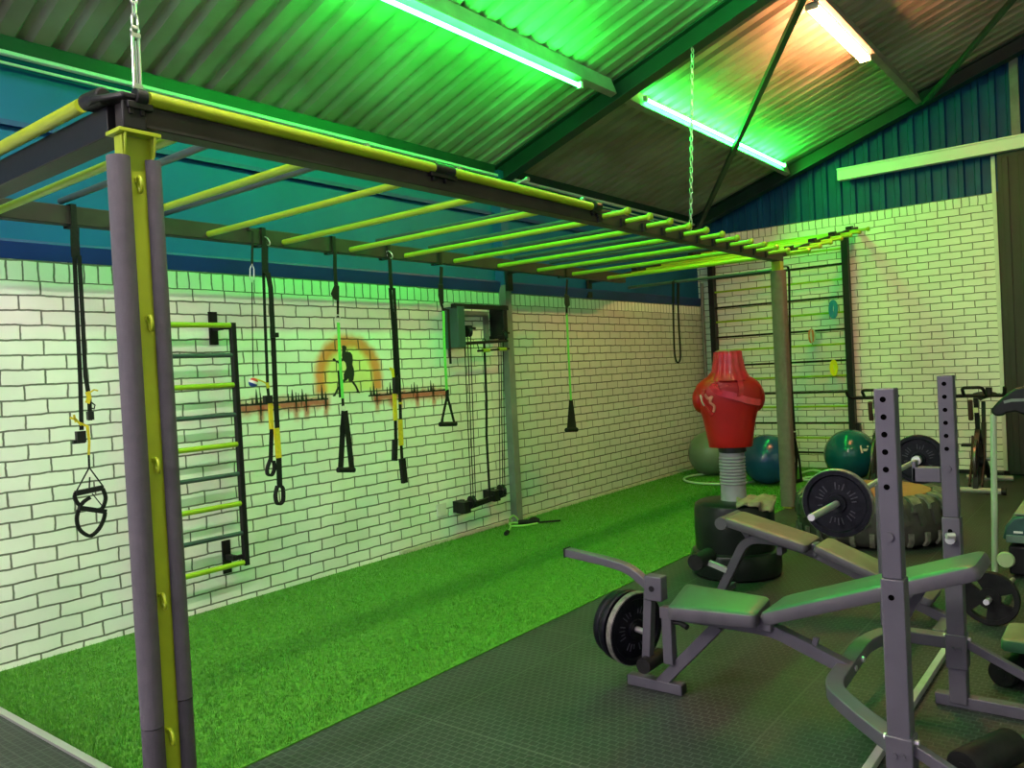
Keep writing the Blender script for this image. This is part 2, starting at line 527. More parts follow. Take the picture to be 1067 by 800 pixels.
mx = N.new('ShaderNodeMix'); mx.data_type = 'RGBA'; mx.blend_type = 'MULTIPLY'; mx.inputs[0].default_value = 1
L.new(br.outputs['Color'], mx.inputs[6]); L.new(mr.outputs[0], mx.inputs[7])
m2 = N.new('ShaderNodeMix'); m2.data_type = 'RGBA'; m2.blend_type = 'MIX'
L.new(b2_.outputs['Fac'], m2.inputs[0]); L.new(mx.outputs[2], m2.inputs[6]); m2.inputs[7].default_value = (.065, .075, .066, 1)
L.new(m2.outputs[2], b.inputs['Base Color'])
b.inputs['Roughness'].default_value = .5; b.inputs['Specular IOR Level'].default_value = .3
hh = math_node(N, L, 'SUBTRACT', br.outputs['Fac'], b2_.outputs['Fac'])
bp = N.new('ShaderNodeBump'); bp.inputs['Strength'].default_value = .5; bp.inputs['Distance'].default_value = .004
L.new(hh, bp.inputs['Height']); L.new(bp.outputs[0], b.inputs['Normal'])
M['floor'] = fm

tm = bpy.data.materials.new('artificial_grass')
t, N, L = nt(tm)
b = N['Principled BSDF']
g = N.new('ShaderNodeNewGeometry')
nz = N.new('ShaderNodeTexNoise'); nz.inputs['Scale'].default_value = 38; nz.inputs['Detail'].default_value = 4
L.new(g.outputs['Position'], nz.inputs['Vector'])
cr = N.new('ShaderNodeValToRGB')
cr.color_ramp.elements[0].position = .3; cr.color_ramp.elements[0].color = (.032, .17, .010, 1)
cr.color_ramp.elements[1].position = .7; cr.color_ramp.elements[1].color = (.10, .31, .022, 1)
L.new(nz.outputs['Fac'], cr.inputs[0])
L.new(cr.outputs[0], b.inputs['Base Color'])
b.inputs['Roughness'].default_value = .55
M['grass'] = tm

# ------------------------------------------------------------------ setting
D = 10.62            # back wall plane
X1 = 8.7             # far right of the hall (never in view)
Y0 = -4.0


def roofz(x):
    return 3.45 + .345 * x


fl = MB().b2((-.1, Y0, -.12), (X1, D + .1, 0)).build('floor', M['floor'], at=(0, 0, 0))
struct(fl)

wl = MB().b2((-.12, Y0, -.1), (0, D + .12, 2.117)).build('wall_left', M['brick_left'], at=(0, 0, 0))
struct(wl)
ORG[wl.as_pointer()] = V((0, 0, 0))
MB().b2((-.12, Y0, 2.117), (.002, D, 2.233)).build('header_course', M['brick_left_top'], wl)
MB().b2((-.14, Y0, 2.233), (-.03, D, 3.62)).build('cladding', M['clad_blue'], wl)
fla = MB().prism([(-.03, 0, 2.43), (.035, 0, 2.39), (.012, 0, 2.236), (-.03, 0, 2.236)], (0, 0, 0.0001))
fla = MB()
fla.sweep([(0, Y0, 0), (0, D - .02, 0)], [(-.03, -2.345), (.028, -2.34), (.032, -2.325), (-.002, -2.236), (-.03, -2.236)], (1, 0, 0))
fla.build('flashing', M['clad_navy'], wl, smooth=0)
MB().b2((-.03, Y0, 2.97), (.01, D - .02, 3.0)).build('girt', M['clad_navy'], wl)

wb = MB().b2((-.15, D, -.1), (3.62, D + .12, 3.079)).build('wall_back', M['brick_back'], at=(0, D, 0))
struct(wb)
MB().b2((-.15, D - .002, 3.079), (3.62, D + .12, 3.195)).build('header_course', M['brick_back_top'], wb)
# corrugated gable sheet
gb = MB(); prof = []
x = -.25
while x < 5.2:
    for dx, dy in ((0, 0), (.09, 0), (.105, -.032), (.155, -.032), (.17, 0)):
        prof.append((x + dx, D + .04 + dy))
    x += .17
vs = []; fs = []
for (px_, py_) in prof:
    vs += [(px_, py_, 3.19), (px_, py_, roofz(px_) + .03)]
for i in range(len(prof) - 1):
    fs.append((2 * i, 2 * i + 2, 2 * i + 3, 2 * i + 1))
gb.add(vs, fs).build('cladding', M['clad_back'], wb, smooth=0)
MB().b2((3.80, D - .06, 3.745), (3.885, D + .0, 4.62)).build('gable_post', M['col_grey'], wb)
# wall to the right of the sliding door, out of frame
MB().b2((3.62, D + .0, -.1), (5.3, D + .12, 3.2)).build('door_recess', M['door'], wb)

struct(MB().b2((8.6, Y0, -.1), (8.75, D + .12, 6.5)).build('wall_right', M['white_paint']))
struct(MB().b2((5.3, D, -.1), (8.6, D + .12, 6.5)).build('wall_back_right', M['clad_back']))
dr = MB().b2((3.655, D - .10, .02), (5.1, D - .05, 3.60))
for k in range(9):
    dr.b2((3.70 + k * .155, D - .112, .05), (3.76 + k * .155, D - .10, 3.55))
d1 = struct(dr.build('door_1', M['door'], bevel=.004))
tr = MB().b2((1.97, D - .20, 3.60), (5.3, D - .10, 3.735)).b2((1.97, D - .22, 3.725), (5.3, D - .02, 3.745))
struct(tr.build('trim_1', M['trunk'], bevel=.004))
struct(MB().b2((3.585, D - .012, 0), (3.625, D + .0, 3.60)).build('trim_2', M['white_paint']))
struct(MB().b2((2.0, D - .025, 0), (3.65, D, .045)).build('baseboard_back', M['black_metal']))
struct(MB().b2((0, 4.6, 0), (.022, D - .03, .036)).build('baseboard_left', M['baseline'], bevel=.004))

# roof sheeting: ribbed profile along y, ribs climb with x
rf = MB(); prof = []
y = Y0 - .1
P = .185
while y < D + .2:
    for dy, dz in ((0, 0), (.085, 0), (.112, .038), (.150, .038), (.177, 0)):
        prof.append((y + dy, dz))
    y += P
vs = []; fs = []
for (py_, dz) in prof:
    vs += [(-.25, py_, roofz(-.25) + dz), (X1, py_, roofz(X1) + dz)]
for i in range(len(prof) - 1):
    fs.append((2 * i, 2 * i + 1, 2 * i + 3, 2 * i + 2))
ceil = struct(rf.add(vs, fs).build('ceiling', M['ceiling_sheet'], at=(0, 0, 3.45), smooth=0, normals=False))

SL = V((1, 0, .345)).normalized()
NRM = V((-.345, 0, 1)).normalized()
ntrim = [2]


def trim(mb, m, **k):
    ntrim[0] += 1
    return struct(mb.build('trim_%d' % ntrim[0], m, **k))


# purlins (c-channels along y under the sheet)
for xp in (1.36, 2.90, 4.44, 5.98, 7.52):
    zt = roofz(xp)
    rot = Matrix.Rotation(-math.atan(.345), 3, 'Y')
    mb = MB()
    for y0, y1 in ((Y0, -.05), (.05, 6.08), (6.26, 10.38)):
        mb.box(V((xp, (y0 + y1) / 2, zt - .0745)), (.062, y1 - y0, .145), rot)
    trim(mb, M['purlin'])
# eave beam + trunking
for (y0, y1) in ((Y0, 6.1), (6.25, 10.4)):
    trim(MB().b2((-.10, y0, 3.37), (.03, y1, 3.455)), M['rafter'])
    trim(MB().b2((.03, y0, 3.337), (.070, y1, 3.36)), M['trunk'], bevel=.004)
    trim(MB().cyl((.02, y0, 3.305), (.02, y1, 3.305), .009, 8), M['trunk'])


def rafter(y, m, w=.11, d=.17):
    mb = MB()
    a = V((-.05, y, roofz(-.05))) ; e = V((X1, y, roofz(X1)))
    # I section: top flange, web, bottom flange
    for off, ww, hh in ((-.012, w, .012), (-d / 2, .012, d), (-d + .006, w, .012)):
        mb.bar([a + NRM * off, e + NRM * off], ww, hh, (0, 1, 0))
    return trim(mb, m)


rafter(6.17, M['rafter'], .13, .175)
rafter(10.46, M['rafter'], .14, .17)
rafter(0.0, M['rafter'], .13, .175)
# wind bracing rods just under the sheet
def under(p, d):
    return V((p.x, p.y, roofz(p.x) - d))


b0 = V((.14, 10.36, 3.30)); b1 = V((3.05, 6.26, roofz(3.05) - .17))
trim(MB().bar([b0, b1], .05, .05, (0, 0, 1)), M['rafter'])
trim(MB().bar([V((2.98, 10.36, roofz(2.98) - .19)), V((5.9, 6.26, roofz(5.9) - .17))], .045, .045, (0, 0, 1)), M['rafter'])
# building column on the left wall, blue on top and grey below
cm = MB(); cm.b2((0, 6.10, 0), (.075, 6.19, 2.30)); cm.mi = 1; cm.b2((-.03, 6.09, 2.30), (.075, 6.20, 3.40))
cb_ = trim(cm, [M['col_grey'], M['col_blue']])
trim(MB().cyl((.05, D - .06, 0), (.05, D - .06, 2.55), .024, 12), M['col_grey'])
# metal edge strip at the near end of the turf
trim(MB().b2((-.0, 1.415, 0), (2.12, 1.447, .012)), M['alu'])

# ------------------------------------------------------------------ turf
rng = np.random.default_rng(5)
nb = 150000
gx = rng.uniform(.02, 2.10, nb); u = rng.uniform(0, 1, nb)
gy = 1.45 + (10.55 - 1.45) * u ** 1.55
gh = rng.uniform(.012, .026, nb); ga = rng.uniform(0, 2 * PI, nb); gl = rng.uniform(0, .012, nb); gb_ = rng.uniform(0, 2 * PI, nb)
gw = .0022 + .0012 * (gy / 6)
vv = np.zeros((nb, 3, 3), np.float32)
vv[:, 0, 0] = gx - np.cos(ga) * gw; vv[:, 0, 1] = gy - np.sin(ga) * gw; vv[:, 0, 2] = .003
vv[:, 1, 0] = gx + np.cos(ga) * gw; vv[:, 1, 1] = gy + np.sin(ga) * gw; vv[:, 1, 2] = .003
vv[:, 2, 0] = gx + np.cos(gb_) * gl; vv[:, 2, 1] = gy + np.sin(gb_) * gl; vv[:, 2, 2] = gh
base = np.array([(.0, 1.447, .0), (2.105, 1.447, .0), (2.105, 10.6, .0), (.0, 10.6, .0), (.0, 1.447, .006), (2.105, 1.447, .006), (2.105, 10.6, .006), (.0, 10.6, .006)], np.float32)
allv = np.concatenate([base, vv.reshape(-1, 3)])
tri = np.arange(nb * 3).reshape(-1, 3) + 8
me = bpy.data.meshes.new('turf')
faces = [(3, 2, 1, 0), (4, 5, 6, 7), (0, 1, 5, 4), (1, 2, 6, 5), (2, 3, 7, 6), (3, 0, 4, 7)] + tri.tolist()
me.from_pydata(allv.tolist(), [], faces)
me.materials.append(M['grass'])
turf = bpy.data.objects.new('artificial_turf', me); COL.objects.link(turf)
tag(turf, 'bright green artificial turf strip along the white brick wall', 'turf', kind='stuff')

# ------------------------------------------------------------------ lamps
def tube_lamp(name, label, x, z, y0, y1, m, twin=False, batten=None, r=.014, group=None):
    t = thing(name, label, 'lamp', (x, (y0 + y1) / 2, z), group)
    xs = (-.028, .028) if twin else (0,)
    for dx in xs:
        MB().cyl((x + dx, y0 + .03, z + dx * .3), (x + dx, y1 - .03, z + dx * .3), r, 12).build('tube', m, t)
    for yy in (y0, y1 - .03):
        w_ = .05 if twin else .018
        MB().b2((x - w_, yy, z - .02), (x + w_, yy + .03, z + .03)).build('end_cap', M['white_paint'], t)
    if batten:
        bx, bz, w, h = batten
        MB().b2((bx - w / 2, y0, bz - h / 2), (bx + w / 2, y1, bz + h / 2)).build('batten', M['white_paint'], t)
    return t


LIGHT = {'g1': (3.6, 228, 14), 'g2': (3.4, 205, 13), 'w1': (250, 92, 40), 'g3': (1.3, 35, 6), 'g4_fill': (2, 150, 18), 'w2': (66, 68, 27), 'w3': (235, 205, 185), 'w4': (340, 320, 310), 'w7_fill': (800, 720, 700)}


def lampmat(k):
    c = LIGHT[k]; m = max(max(c), 1e-6)
    return emit('lamp_glow_' + k, tuple(q / m for q in c), m)


OFF = 'lamps over the near part of the hall'
tube_lamp('tube_light', 'long green glowing tube under the roof left of the dark rafter', 1.425, 3.703, 3.0, 5.50, lampmat('g1'))
tube_lamp('tube_light', 'green glowing tube under the roof near the back wall, crossed by the brace rod', 1.428, 3.845, 6.55, 10.15, lampmat('g2'))
tube_lamp('fluorescent_light', 'bright warm white twin tube lamp high on the roof slope at upper right', 2.865, 4.27, 6.72, 8.33, lampmat('w1'), twin=True, batten=(2.868, 4.296, .075, .02), r=.015)
for nm, lb, k, x_, z_, ya, yb_, tw in (
        ('tube_light', 'green tube lamp on the roof above the near end of the bars', 'g3', 1.345, 3.752, -1.2, 2.5, False),
        ('tube_light', 'added green fill tube, out of view on the next purlin above the turf edge', 'g4_fill', 2.88, 4.275, 3.4, 6.0, False),  # unseen green fill light, added to soften the wall rail's shadow
        ('fluorescent_light', 'warm twin tube lamp over the benches', 'w2', 4.405, 4.795, 3.2, 4.8, True),
        ('fluorescent_light', 'warm twin tube lamp over the near end of the turf', 'w3', 2.865, 4.27, .6, 2.2, True),
        ('fluorescent_light', 'warm twin tube lamp behind the camera', 'w4', 2.865, 4.27, -2.6, -1.0, True),
        ('fluorescent_light', 'added white twin tube fill light near the left wall behind the camera', 'w7_fill', 1.345, 3.745, -3.0, -1.4, True)):  # unseen fill light, added to brighten the near left wall
    tube_lamp(nm, lb, x_, z_, ya, yb_, lampmat(k), twin=tw, group=OFF, r=.015 if tw else .014)

# ------------------------------------------------------------------ chains
def chain(name, label, a, b, turnbuckle=0):
    a = V(a); b = V(b)
    t = thing(name, label, 'chain', a)
    d = (b - a).normalized(); Lc = (b - a).length
    s0 = 0
    if turnbuckle:
        s0 = turnbuckle
        tb = MB(); o = d.orthogonal().normalized()
        side = V((0, 1, 0))
        tb.tube([a, a + d * .03], .006, 8)
        for sgn in (-1, 1):
            tb.tube([a + d * .03 + side * .011 * sgn, a + d * (s0 - .03) + side * .011 * sgn], .0055, 8)
        tb.box(a + d * .03, (.014, .032, .014)); tb.box(a + d * (s0 - .03), (.014, .032, .014))
        tb.tube([a + d * .04, a + d * (s0 - .05)], .003, 6)
        tb.torus(a + d * (s0 - .012), (1, 0, 0), .014, .004, 14, 6)
        tb.build('turnbuckle', M['chain'], t)
    pitch = .042
    n = int((Lc - s0) / pitch)
    mb = MB()
    for k in range(n):
        c = a + d * (s0 + pitch * (k + .5))
        side = V((1, 0, 0)) if k % 2 else V((0, 1, 0))
        pts = []
        for i in range(14):
            an = 2 * PI * i / 14
            pts.append(c + side * (.0105 * math.cos(an)) + d * (.0145 * math.sin(an) + (.0105 if math.sin(an) > 0 else -.0105)))
        mb.tube(pts, .0042, 6, closed=True)
    mb.build('links', M['chain'], t)
    hk = MB().torus(b + V((0, 0, -.012)), (1, 0, 0), .02, .005, 14, 6)
    hk.build('hook', M['chain'], t)
    return t


chain('steel_chain', 'steel chain with turnbuckle holding up the padded corner post', (2.12, 1.475, 2.515), (2.12, 1.50, roofz(2.12) - .005), .24)
chain('steel_chain', 'long thin steel chain hanging from the rafter to the pegged beam', (2.10, 5.93, 2.505), (2.12, 6.08, 3.965))

# ------------------------------------------------------------------ monkey bar rig
XR, XL = 2.12, .38       # outer beam, wall-side rail
YA, YB = 1.45, 7.78
rig = thing('monkey_bar_rig', 'black and lime monkey bar frame spanning the whole turf strip', 'climbing frame', (2.12, 1.45, 0))
MB().b2((XR - .045, YA - .04, 2.39), (XR + .04, YB + .05, 2.485)).build('outer_beam', M['beam'], rig, bevel=.004)
MB().b2((XL - .04, YA - .04, 2.375), (XL + .03, YB + .05, 2.475)).build('wall_rail', M['beam'], rig, bevel=.004)
MB().b2((XL, YA - .06, 2.37), (XR - .06, YA + .04, 2.475)).build('end_beam', M['black_metal'], rig, bevel=.004)
# brackets from the wall rail to the wall
for yy in (6.15, 7.7):
    mb = MB().b2((.0 if yy != 6.15 else .075, yy - .02, 2.405), (XL - .03, yy + .02, 2.44))
    mb.b2((.0 if yy != 6.15 else .075, yy - .045, 2.24), (.025 if yy != 6.15 else .10, yy + .045, 2.44))
    mb.build('wall_bracket', M['black_metal'], rig, bevel=.003)
# round yellow hand rails on the outer beam
MB().cyl((XR + .048, 1.485, 2.492), (XR + .048, 2.93, 2.487), .025, 16).build('grip_rail', M['yellow'], rig)
MB().cyl((XR + .048, 3.07, 2.487), (XR + .048, 4.36, 2.482), .025, 16).build('grip_rail', M['yellow'], rig)
MB().cyl((1.93, YA - .085, 2.50), (XL + .1, YA - .085, 2.50), .025, 16).build('grip_rail', M['yellow'], rig)
for yy, ln in ((1.45, .09), (2.99, .19), (4.42, .12)):
    mb = MB().b2((XR + .038, yy - ln / 2, 2.445), (XR + .062, yy + ln / 2, 2.47))
    mb.cyl((XR + .048, yy - ln / 2 + .03, 2.49), (XR + .048, yy + ln / 2 - .02, 2.49), .029, 14)
    for q in (-.35, .1):
        mb.b2((XR + .038, yy + q * ln - .008, 2.425), (XR + .056, yy + q * ln + .008, 2.45))
    mb.build('rail_socket', M['black_plastic'], rig, bevel=.003)
# corner joint over the near post
mb = MB()
mb.prism([(XR - .17, 1.36, 2.475), (XR - .06, 1.335, 2.475), (XR + .06, 1.39, 2.475), (XR + .06, 1.475, 2.475), (XR - .02, 1.50, 2.475), (XR - .17, 1.46, 2.475)], (0, 0, .022))
mb.cyl((1.96, YA - .085, 2.50), (XR - .04, YA - .075, 2.50), .030, 14)
mb.b2((XR + .036, 1.39, 2.375), (XR + .050, 1.475, 2.47))
mb.build('corner_joint', M['black_metal'], rig, bevel=.006)
# rungs
LY = [1.627, 2.204, 2.782, 3.33, 3.905, 4.455, 5.02, 5.60, 6.19, 6.78, 7.45]
for yy in LY:
    MB().cyl((XL + .028, yy, 2.405), (XR - .04, yy, 2.405), .0185, 14).build('bar', M['lime'], rig)
for k in range(10):
    yy = 1.95 + .565 * k
    MB().cyl((XL - .02, yy, 2.503), (XR - .02, yy, 2.503), .017, 12).build('dark_bar', M['darkbar'], rig)
# pegs with knobs outside the beam
for k in range(11):
    yy = 4.488 + .2905 * k
    pg = MB().cyl((XR + .03, yy, 2.432), (XR + .235, yy, 2.437), .016, 12).build('peg', M['lime'], rig)
    MB().lathe([(1e-6, -.022), (.02, -.018), (.027, 0), (.02, .018), (1e-6, .022)], (XR + .235, yy, 2.437), (1, 0, 0), 14).build('knob', M['yellow'], pg)
    MB().box((XR + .048, yy - .03, 2.42), (.02, .045, .06)).build('clamp', M['black_metal'], pg)
# little hooks along the top of the beam
for (px_, py_) in ((267, 128), (381, 153), (477, 177), (548, 187), (606, 208)):
    p = onx(px_, py_, 2.02)
    mb = MB().tube([p + V((-.07, 0, -.01)), p], .008, 8).cyl(p, p + V((.02, 0, 0)), .014, 12)
    mb.tube([p + V((-.07, 0, -.01)), V((p.x - .0, p.y, 2.48))], .006, 6)
    mb.build('hook', M['chain'], rig)
# rising section to the back wall
sl = .198
def zi(y): return 2.45 + sl * (y - 7.80)
for xx in (XL + .0, XR + .0):
    mb = MB().bar([(xx, 7.76, zi(7.76) - .0), (xx, D - .03, zi(D - .03))], .05, .05, (1, 0, 0))
    for yy in (8.13, 8.87, 9.6, 10.3):
        mb.box((xx, yy, zi(yy) + .015), (.07, .09, .085), Matrix.Rotation(math.atan(sl), 3, 'X'))
    mb.build('rising_rail', M['black_metal'], rig, bevel=.003)
for yy in (7.98, 8.33, 8.70, 9.08, 9.44, 9.82, 10.2):
    z = zi(yy) + .0
    pg = MB().cyl((XL, yy, z), (XR + .235, yy, z), .0165, 12).build('bar', M['lime'], rig)
    MB().lathe([(1e-6, -.022), (.02, -.018), (.027, 0), (.02, .018), (1e-6, .022)], (XR + .235, yy, z), (1, 0, 0), 14).build('knob', M['yellow'], pg)
MB().cyl((XL + .02, 7.9, 2.325), (XR - .02, 7.9, 2.325), .016, 12).build('pull_up_bar', M['darkbar'], rig)
# near post: I section, foam over both flanges, rings welded on the web
post = MB()
post.b2((XR - .006, YA - .05, 0.0), (XR + .006, YA + .05, 2.36))
for sg in (-1, 1):
    post.b2((XR - .028, YA + sg * .052 - .005, 0.0), (XR + .026, YA + sg * .052 + .005, 2.36))
post.b2((XR - .05, YA - .075, 2.362), (XR + .05, YA + .075, 2.376))
for sg in (-1, 1):
    post.prism([(XR + .036, YA + sg * .052 - .004, 2.362), (XR + .049, YA + sg * .052 - .004, 2.362), (XR + .036, YA + sg * .052 - .004, 2.29)], (0, .008, 0))
po = post.build('post', M['yellow'], rig, bevel=.002)
def foam(yc, z0, z1, m, r=.048):
    n = 28
    mb = MB()
    a0 = math.radians(18 if yc > YA else -18)
    vs = []
    # split foam sleeve hugging the flange, slit facing the web
    dirn = 1 if yc < YA else -1
    prof = []
    for k in range(n + 1):
        an = math.radians(22) + (2 * PI - math.radians(44)) * k / n
        prof.append((math.sin(an) * r * 1.0, dirn * math.cos(an) * r * .92))
    for k in range(n, -1, -1):
        an = math.radians(22) + (2 * PI - math.radians(44)) * k / n
        prof.append((math.sin(an) * (r - .014), dirn * math.cos(an) * (r - .014) * .9))
    m_ = len(prof)
    rings = [[V((XR + a, yc + b_, z)) for a, b_ in prof] for z in (z0, z0 + .004, z1 - .004, z1)]
    mb.loft(rings)
    return mb.build('foam_sleeve', m, po, smooth=50)
foam(YA - .060, .012, .30, M['foam_dark'], .040); foam(YA - .060, .303, 2.285, M['foam'], .041)
foam(YA + .058, .012, .36, M['foam_dark'], .034); foam(YA + .058, .363, 2.285, M['foam'], .035)
for (px_, py_) in ((144, 193), (155, 337), (162, 485), (169, 626), (177, 767)):
    p = onx(px_, py_, XR + .02)
    mb = MB().torus((XR + .032, p.y, p.z), (.25, 1, .1), .026, .0055, 20, 8)
    mb.b2((XR + .006, p.y - .006, p.z + .012), (XR + .014, p.y + .006, p.z + .026))
    mb.build('ring', M['yellow'], po)
# far post in foam
p2 = MB().b2((XR - .045, YB - .045, 0.0), (XR + .04, YB + .045, 2.39)).build('post', M['yellow'], rig)
sq = [(-.062, -.045), (-.045, -.062), (.045, -.062), (.062, -.045), (.062, .045), (.045, .062), (-.045, .062), (-.062, .045)]
MB().loft([[V((XR + a, YB + b_, z)) for a, b_ in sq] for z in (.02, 2.30)]).build('foam_sleeve', mat('brown_foam', (.17, .14, .11), .85, noise=(20, .15), bump=(200, .3)), p2, smooth=50)
# wall-side post against the column
MB().b2((.085, 6.10, .012), (.14, 6.19, 2.38)).build('wall_post', M['col_grey'], rig) if False else None

# ------------------------------------------------------------------ stall bars on the back wall
sb = thing('stall_bars', 'tall black ladder of lime and black rungs on the back wall', 'wall bars', (1.1, D, 0))
YS = D - .13
for xx, zz in ((.235, 2.90), (2.005, 2.93)):
    MB().b2((xx - .038, YS - .05, 0.0), (xx + .038, YS + .05, zz)).build('upright', M['black_metal'], sb, bevel=.003)
MB().b2((1.99, YS - .03, .46), (2.09, YS + .05, .60)).build('bracket', M['black_metal'], sb)
for i, zz in enumerate((2.775, 2.585, 2.395, 2.18, 1.985, 1.775, 1.59, 1.385, 1.195, .99, .81, .60, .41, .22)):
    mm = M['lime'] if i % 2 == 0 else M['black_metal']
    if i > 0:
        mm = M['black_metal'] if i % 2 else M['lime']
    MB().cyl((.235, YS, zz), (2.005, YS, zz), .0135, 12).build('rung', mm, sb)

# ------------------------------------------------------------------ ladder on the left wall
ld = thing('wall_ladder', 'short ladder of lime and dark rungs fixed to the left brick wall', 'ladder', (0, 2.8, .25))
for yy in (2.47, 3.095):
    MB().b2((.10, yy - .017, .27), (.14, yy + .017, 1.89)).build('stile', M['black_metal'], ld, bevel=.003)
    for zz in (1.86, .33):
        dy = -.07 if yy > 2.8 else .07
        MB().b2((.0, yy + dy - .03, zz - .11), (.012, yy + dy + .03, zz + .11)).b2((.0, yy + dy - .014, zz - .018), (.105, yy + dy + .014, zz + .018)).b2((.09, min(yy + dy, yy), zz - .014), (.11, max(yy + dy, yy), zz + .014)).build('wall_bracket', M['black_metal'], ld)
for i in range(9):
    zz = 1.872 - i * .1975
    MB().cyl((.12, 2.47, zz), (.12, 3.095, zz), .0175 if i % 2 == 0 else .015, 14).build('rung', M['lime'] if i % 2 == 0 else M['darkbar'], ld)

# ------------------------------------------------------------------ mural (black silhouette and heartbeat spikes painted on the wall)
mural = thing('wall_mural', 'black painted boxer silhouette and heartbeat line on the left brick wall', 'mural', (0, 4.2, 1.3))
mb = MB()
def wallpoly(pts, x=.003):
    return [onx(330 + a / 10, 340 + b_ / 10, x) for a, b_ in pts]
def flat(pts):
    mb.prism(wallpoly(pts), (-.0022, 0, 0))
flat([(262, 205), (285, 196), (306, 208), (313, 232), (300, 248), (304, 262), (352, 268), (372, 300), (378, 350), (372, 398), (386, 440), (390, 470), (300, 468), (312, 430), (302, 380), (272, 345), (262, 300), (268, 250)])
flat([(300, 455), (390, 455), (392, 500), (384, 556), (372, 572), (345, 576), (335, 545), (322, 548), (312, 566), (286, 570), (282, 500)])
flat([(362, 560), (384, 572), (412, 610), (436, 660), (446, 684), (452, 696), (420, 692), (410, 682), (420, 672), (404, 632), (372, 590)])
flat([(290, 540), (305, 560), (262, 610), (226, 660), (204, 700), (196, 726), (176, 730), (166, 718), (186, 706), (204, 660), (240, 600)])
flat([(165, 344), (180, 330), (196, 340), (198, 352), (230, 368), (262, 330), (280, 340), (250, 388), (226, 386), (196, 362), (178, 360)])
mb.build('boxer_silhouette', M['paint_black'], mural, smooth=0)
zl = 1.333
for (ya, yb) in ((3.15, 3.955), (4.36, 5.30)):
    mb = MB()
    n = 22
    for i in range(n):
        a = ya + (yb - ya) * i / n; c = ya + (yb - ya) * (i + 1) / n
        mb.prism([(.003, a, zl - .006), (.003, c, zl - .006), (.003, c, zl + .006 + .003 * (i % 3)), (.003, a, zl + .006)], (-.0022, 0, 0))
    for s_ in SPIKES:
        if not ya <= s_ <= yb: continue
        for dy, hgt, w in ((0, .12, .013), (-.035, .06, .008), (.032, .075, .009)):
            hh = hgt * random.uniform(.7, 1.25)
            mb.prism([(.003, s_ + dy - w, zl), (.003, s_ + dy + w, zl), (.003, s_ + dy + .002, zl + hh), (.003, s_ + dy - .002, zl + hh)], (-.0022, 0, 0))
        mb.prism([(.003, s_ + .022, zl), (.003, s_ + .038, zl), (.003, s_ + .032, zl - .08), (.003, s_ + .028, zl - .08)], (-.0022, 0, 0))
    mb.build('heartbeat_line', M['paint_black'], mural, smooth=0)

# ------------------------------------------------------------------ hanging straps
GS = 'training straps hanging from the wall-side rail'


def Pw(px, py, x=.36):
    return onx(px, py, x + .075)


def ribbon(mb, pts, w, x=.36, t=.004):
    mb.bar([Pw(a, b_, x) for a, b_ in pts], t, w, (1, 0, 0))
    return mb


def rod(mb, pts, r, x=.36, n=8, closed=False, sm=0):
    q = [Pw(a, b_, x) for a, b_ in pts]
    if sm: q = smoothp(q, sm)
    mb.tube(q, r, n, closed)
    return mb


def railhook(mb, px, py, x=.355):
    """loop over the rail so that it really hangs there"""
    p = Pw(px, py, x)
    mb.bar([(XL + .045, p.y, 2.36), (XL + .045, p.y, 2.482), (XL - .05, p.y, 2.482), (XL - .05, p.y, 2.365), (XL + .04, p.y, 2.362)], .03, .004, (0, 1, 0))
    return p


# 1: leftmost, with ankle cuffs
t = thing('suspension_trainer', 'leftmost hanging strap set, ending in two open black cuffs', 'training strap', Pw(77, 240), GS)
mb = MB(); railhook(mb, 78, 235); ribbon(mb, [(78, 236), (78, 250), (79, 268)], .045)
ribbon(mb, [(77.5, 266), (80, 320), (83.5, 392), (85, 448)], .022); ribbon(mb, [(82.5, 266), (86, 330), (89, 392), (93, 414), (94, 438)], .022, .37)
mb.build('strap', M['black'], t)
mb = MB(); mb.box(Pw(84, 455), (.03, .045, .06)); mb.box(Pw(94, 433, .37), (.025, .03, .045)); mb.box(Pw(82, 460), (.02, .06, .02)); rod(mb, [(95, 419), (99, 422), (98, 426), (95, 425)], .004)
mb.build('buckle', M['black_plastic'], t)
mb = MB(); ribbon(mb, [(91, 408), (93, 414), (91, 420)], .024, .375); ribbon(mb, [(92, 410), (98, 406), (102, 407)], .008, .375)
mb.build('yellow_strap', M['webyellow'], t)['label'] = 'upper yellow adjusting strap'
mb = MB(); ribbon(mb, [(84, 441), (91, 444), (93, 460), (92.5, 474)], .012, .372); ribbon(mb, [(73, 435), (79, 437), (85, 443)], .012, .372); ribbon(mb, [(77, 432), (79, 440)], .010, .372)
mb.build('yellow_strap', M['webyellow'], t)['label'] = 'lower yellow adjusting strap'
mb = MB(); rod(mb, [(92.5, 474), (93, 487)], .006); rod(mb, [(93, 487), (80, 511)], .004); rod(mb, [(93, 487), (107, 506)], .004); rod(mb, [(93.5, 497), (93, 510)], .004)
mb.build('cord', M['black'], t)
for pts, bar_ in (([(79, 513), (78, 519), (83, 526), (88, 522), (94, 518)], [(79, 514), (107, 508)]), ([(82, 531), (80, 540), (82, 550), (88, 556), (95, 558), (103, 551), (108, 541), (109.5, 534)], [(82, 529), (110, 533)])):
    mb = MB(); mb.bar(smoothp([Pw(a, b_, .365) for a, b_ in pts], 4), .012, .018, (1, 0, 0)); mb.bar([Pw(a, b_, .37) for a, b_ in bar_], .03, .026, (1, 0, 0))
    if bar_[0][0] == 79:
        mb.bar(smoothp([Pw(a, b_, .365) for a, b_ in [(107, 509), (110, 518), (108, 527), (104, 532)]], 4), .012, .018, (1, 0, 0))
        rod(mb, [(96, 514), (108, 529)], .003)
    mb.build('cuff', M['black'], t)

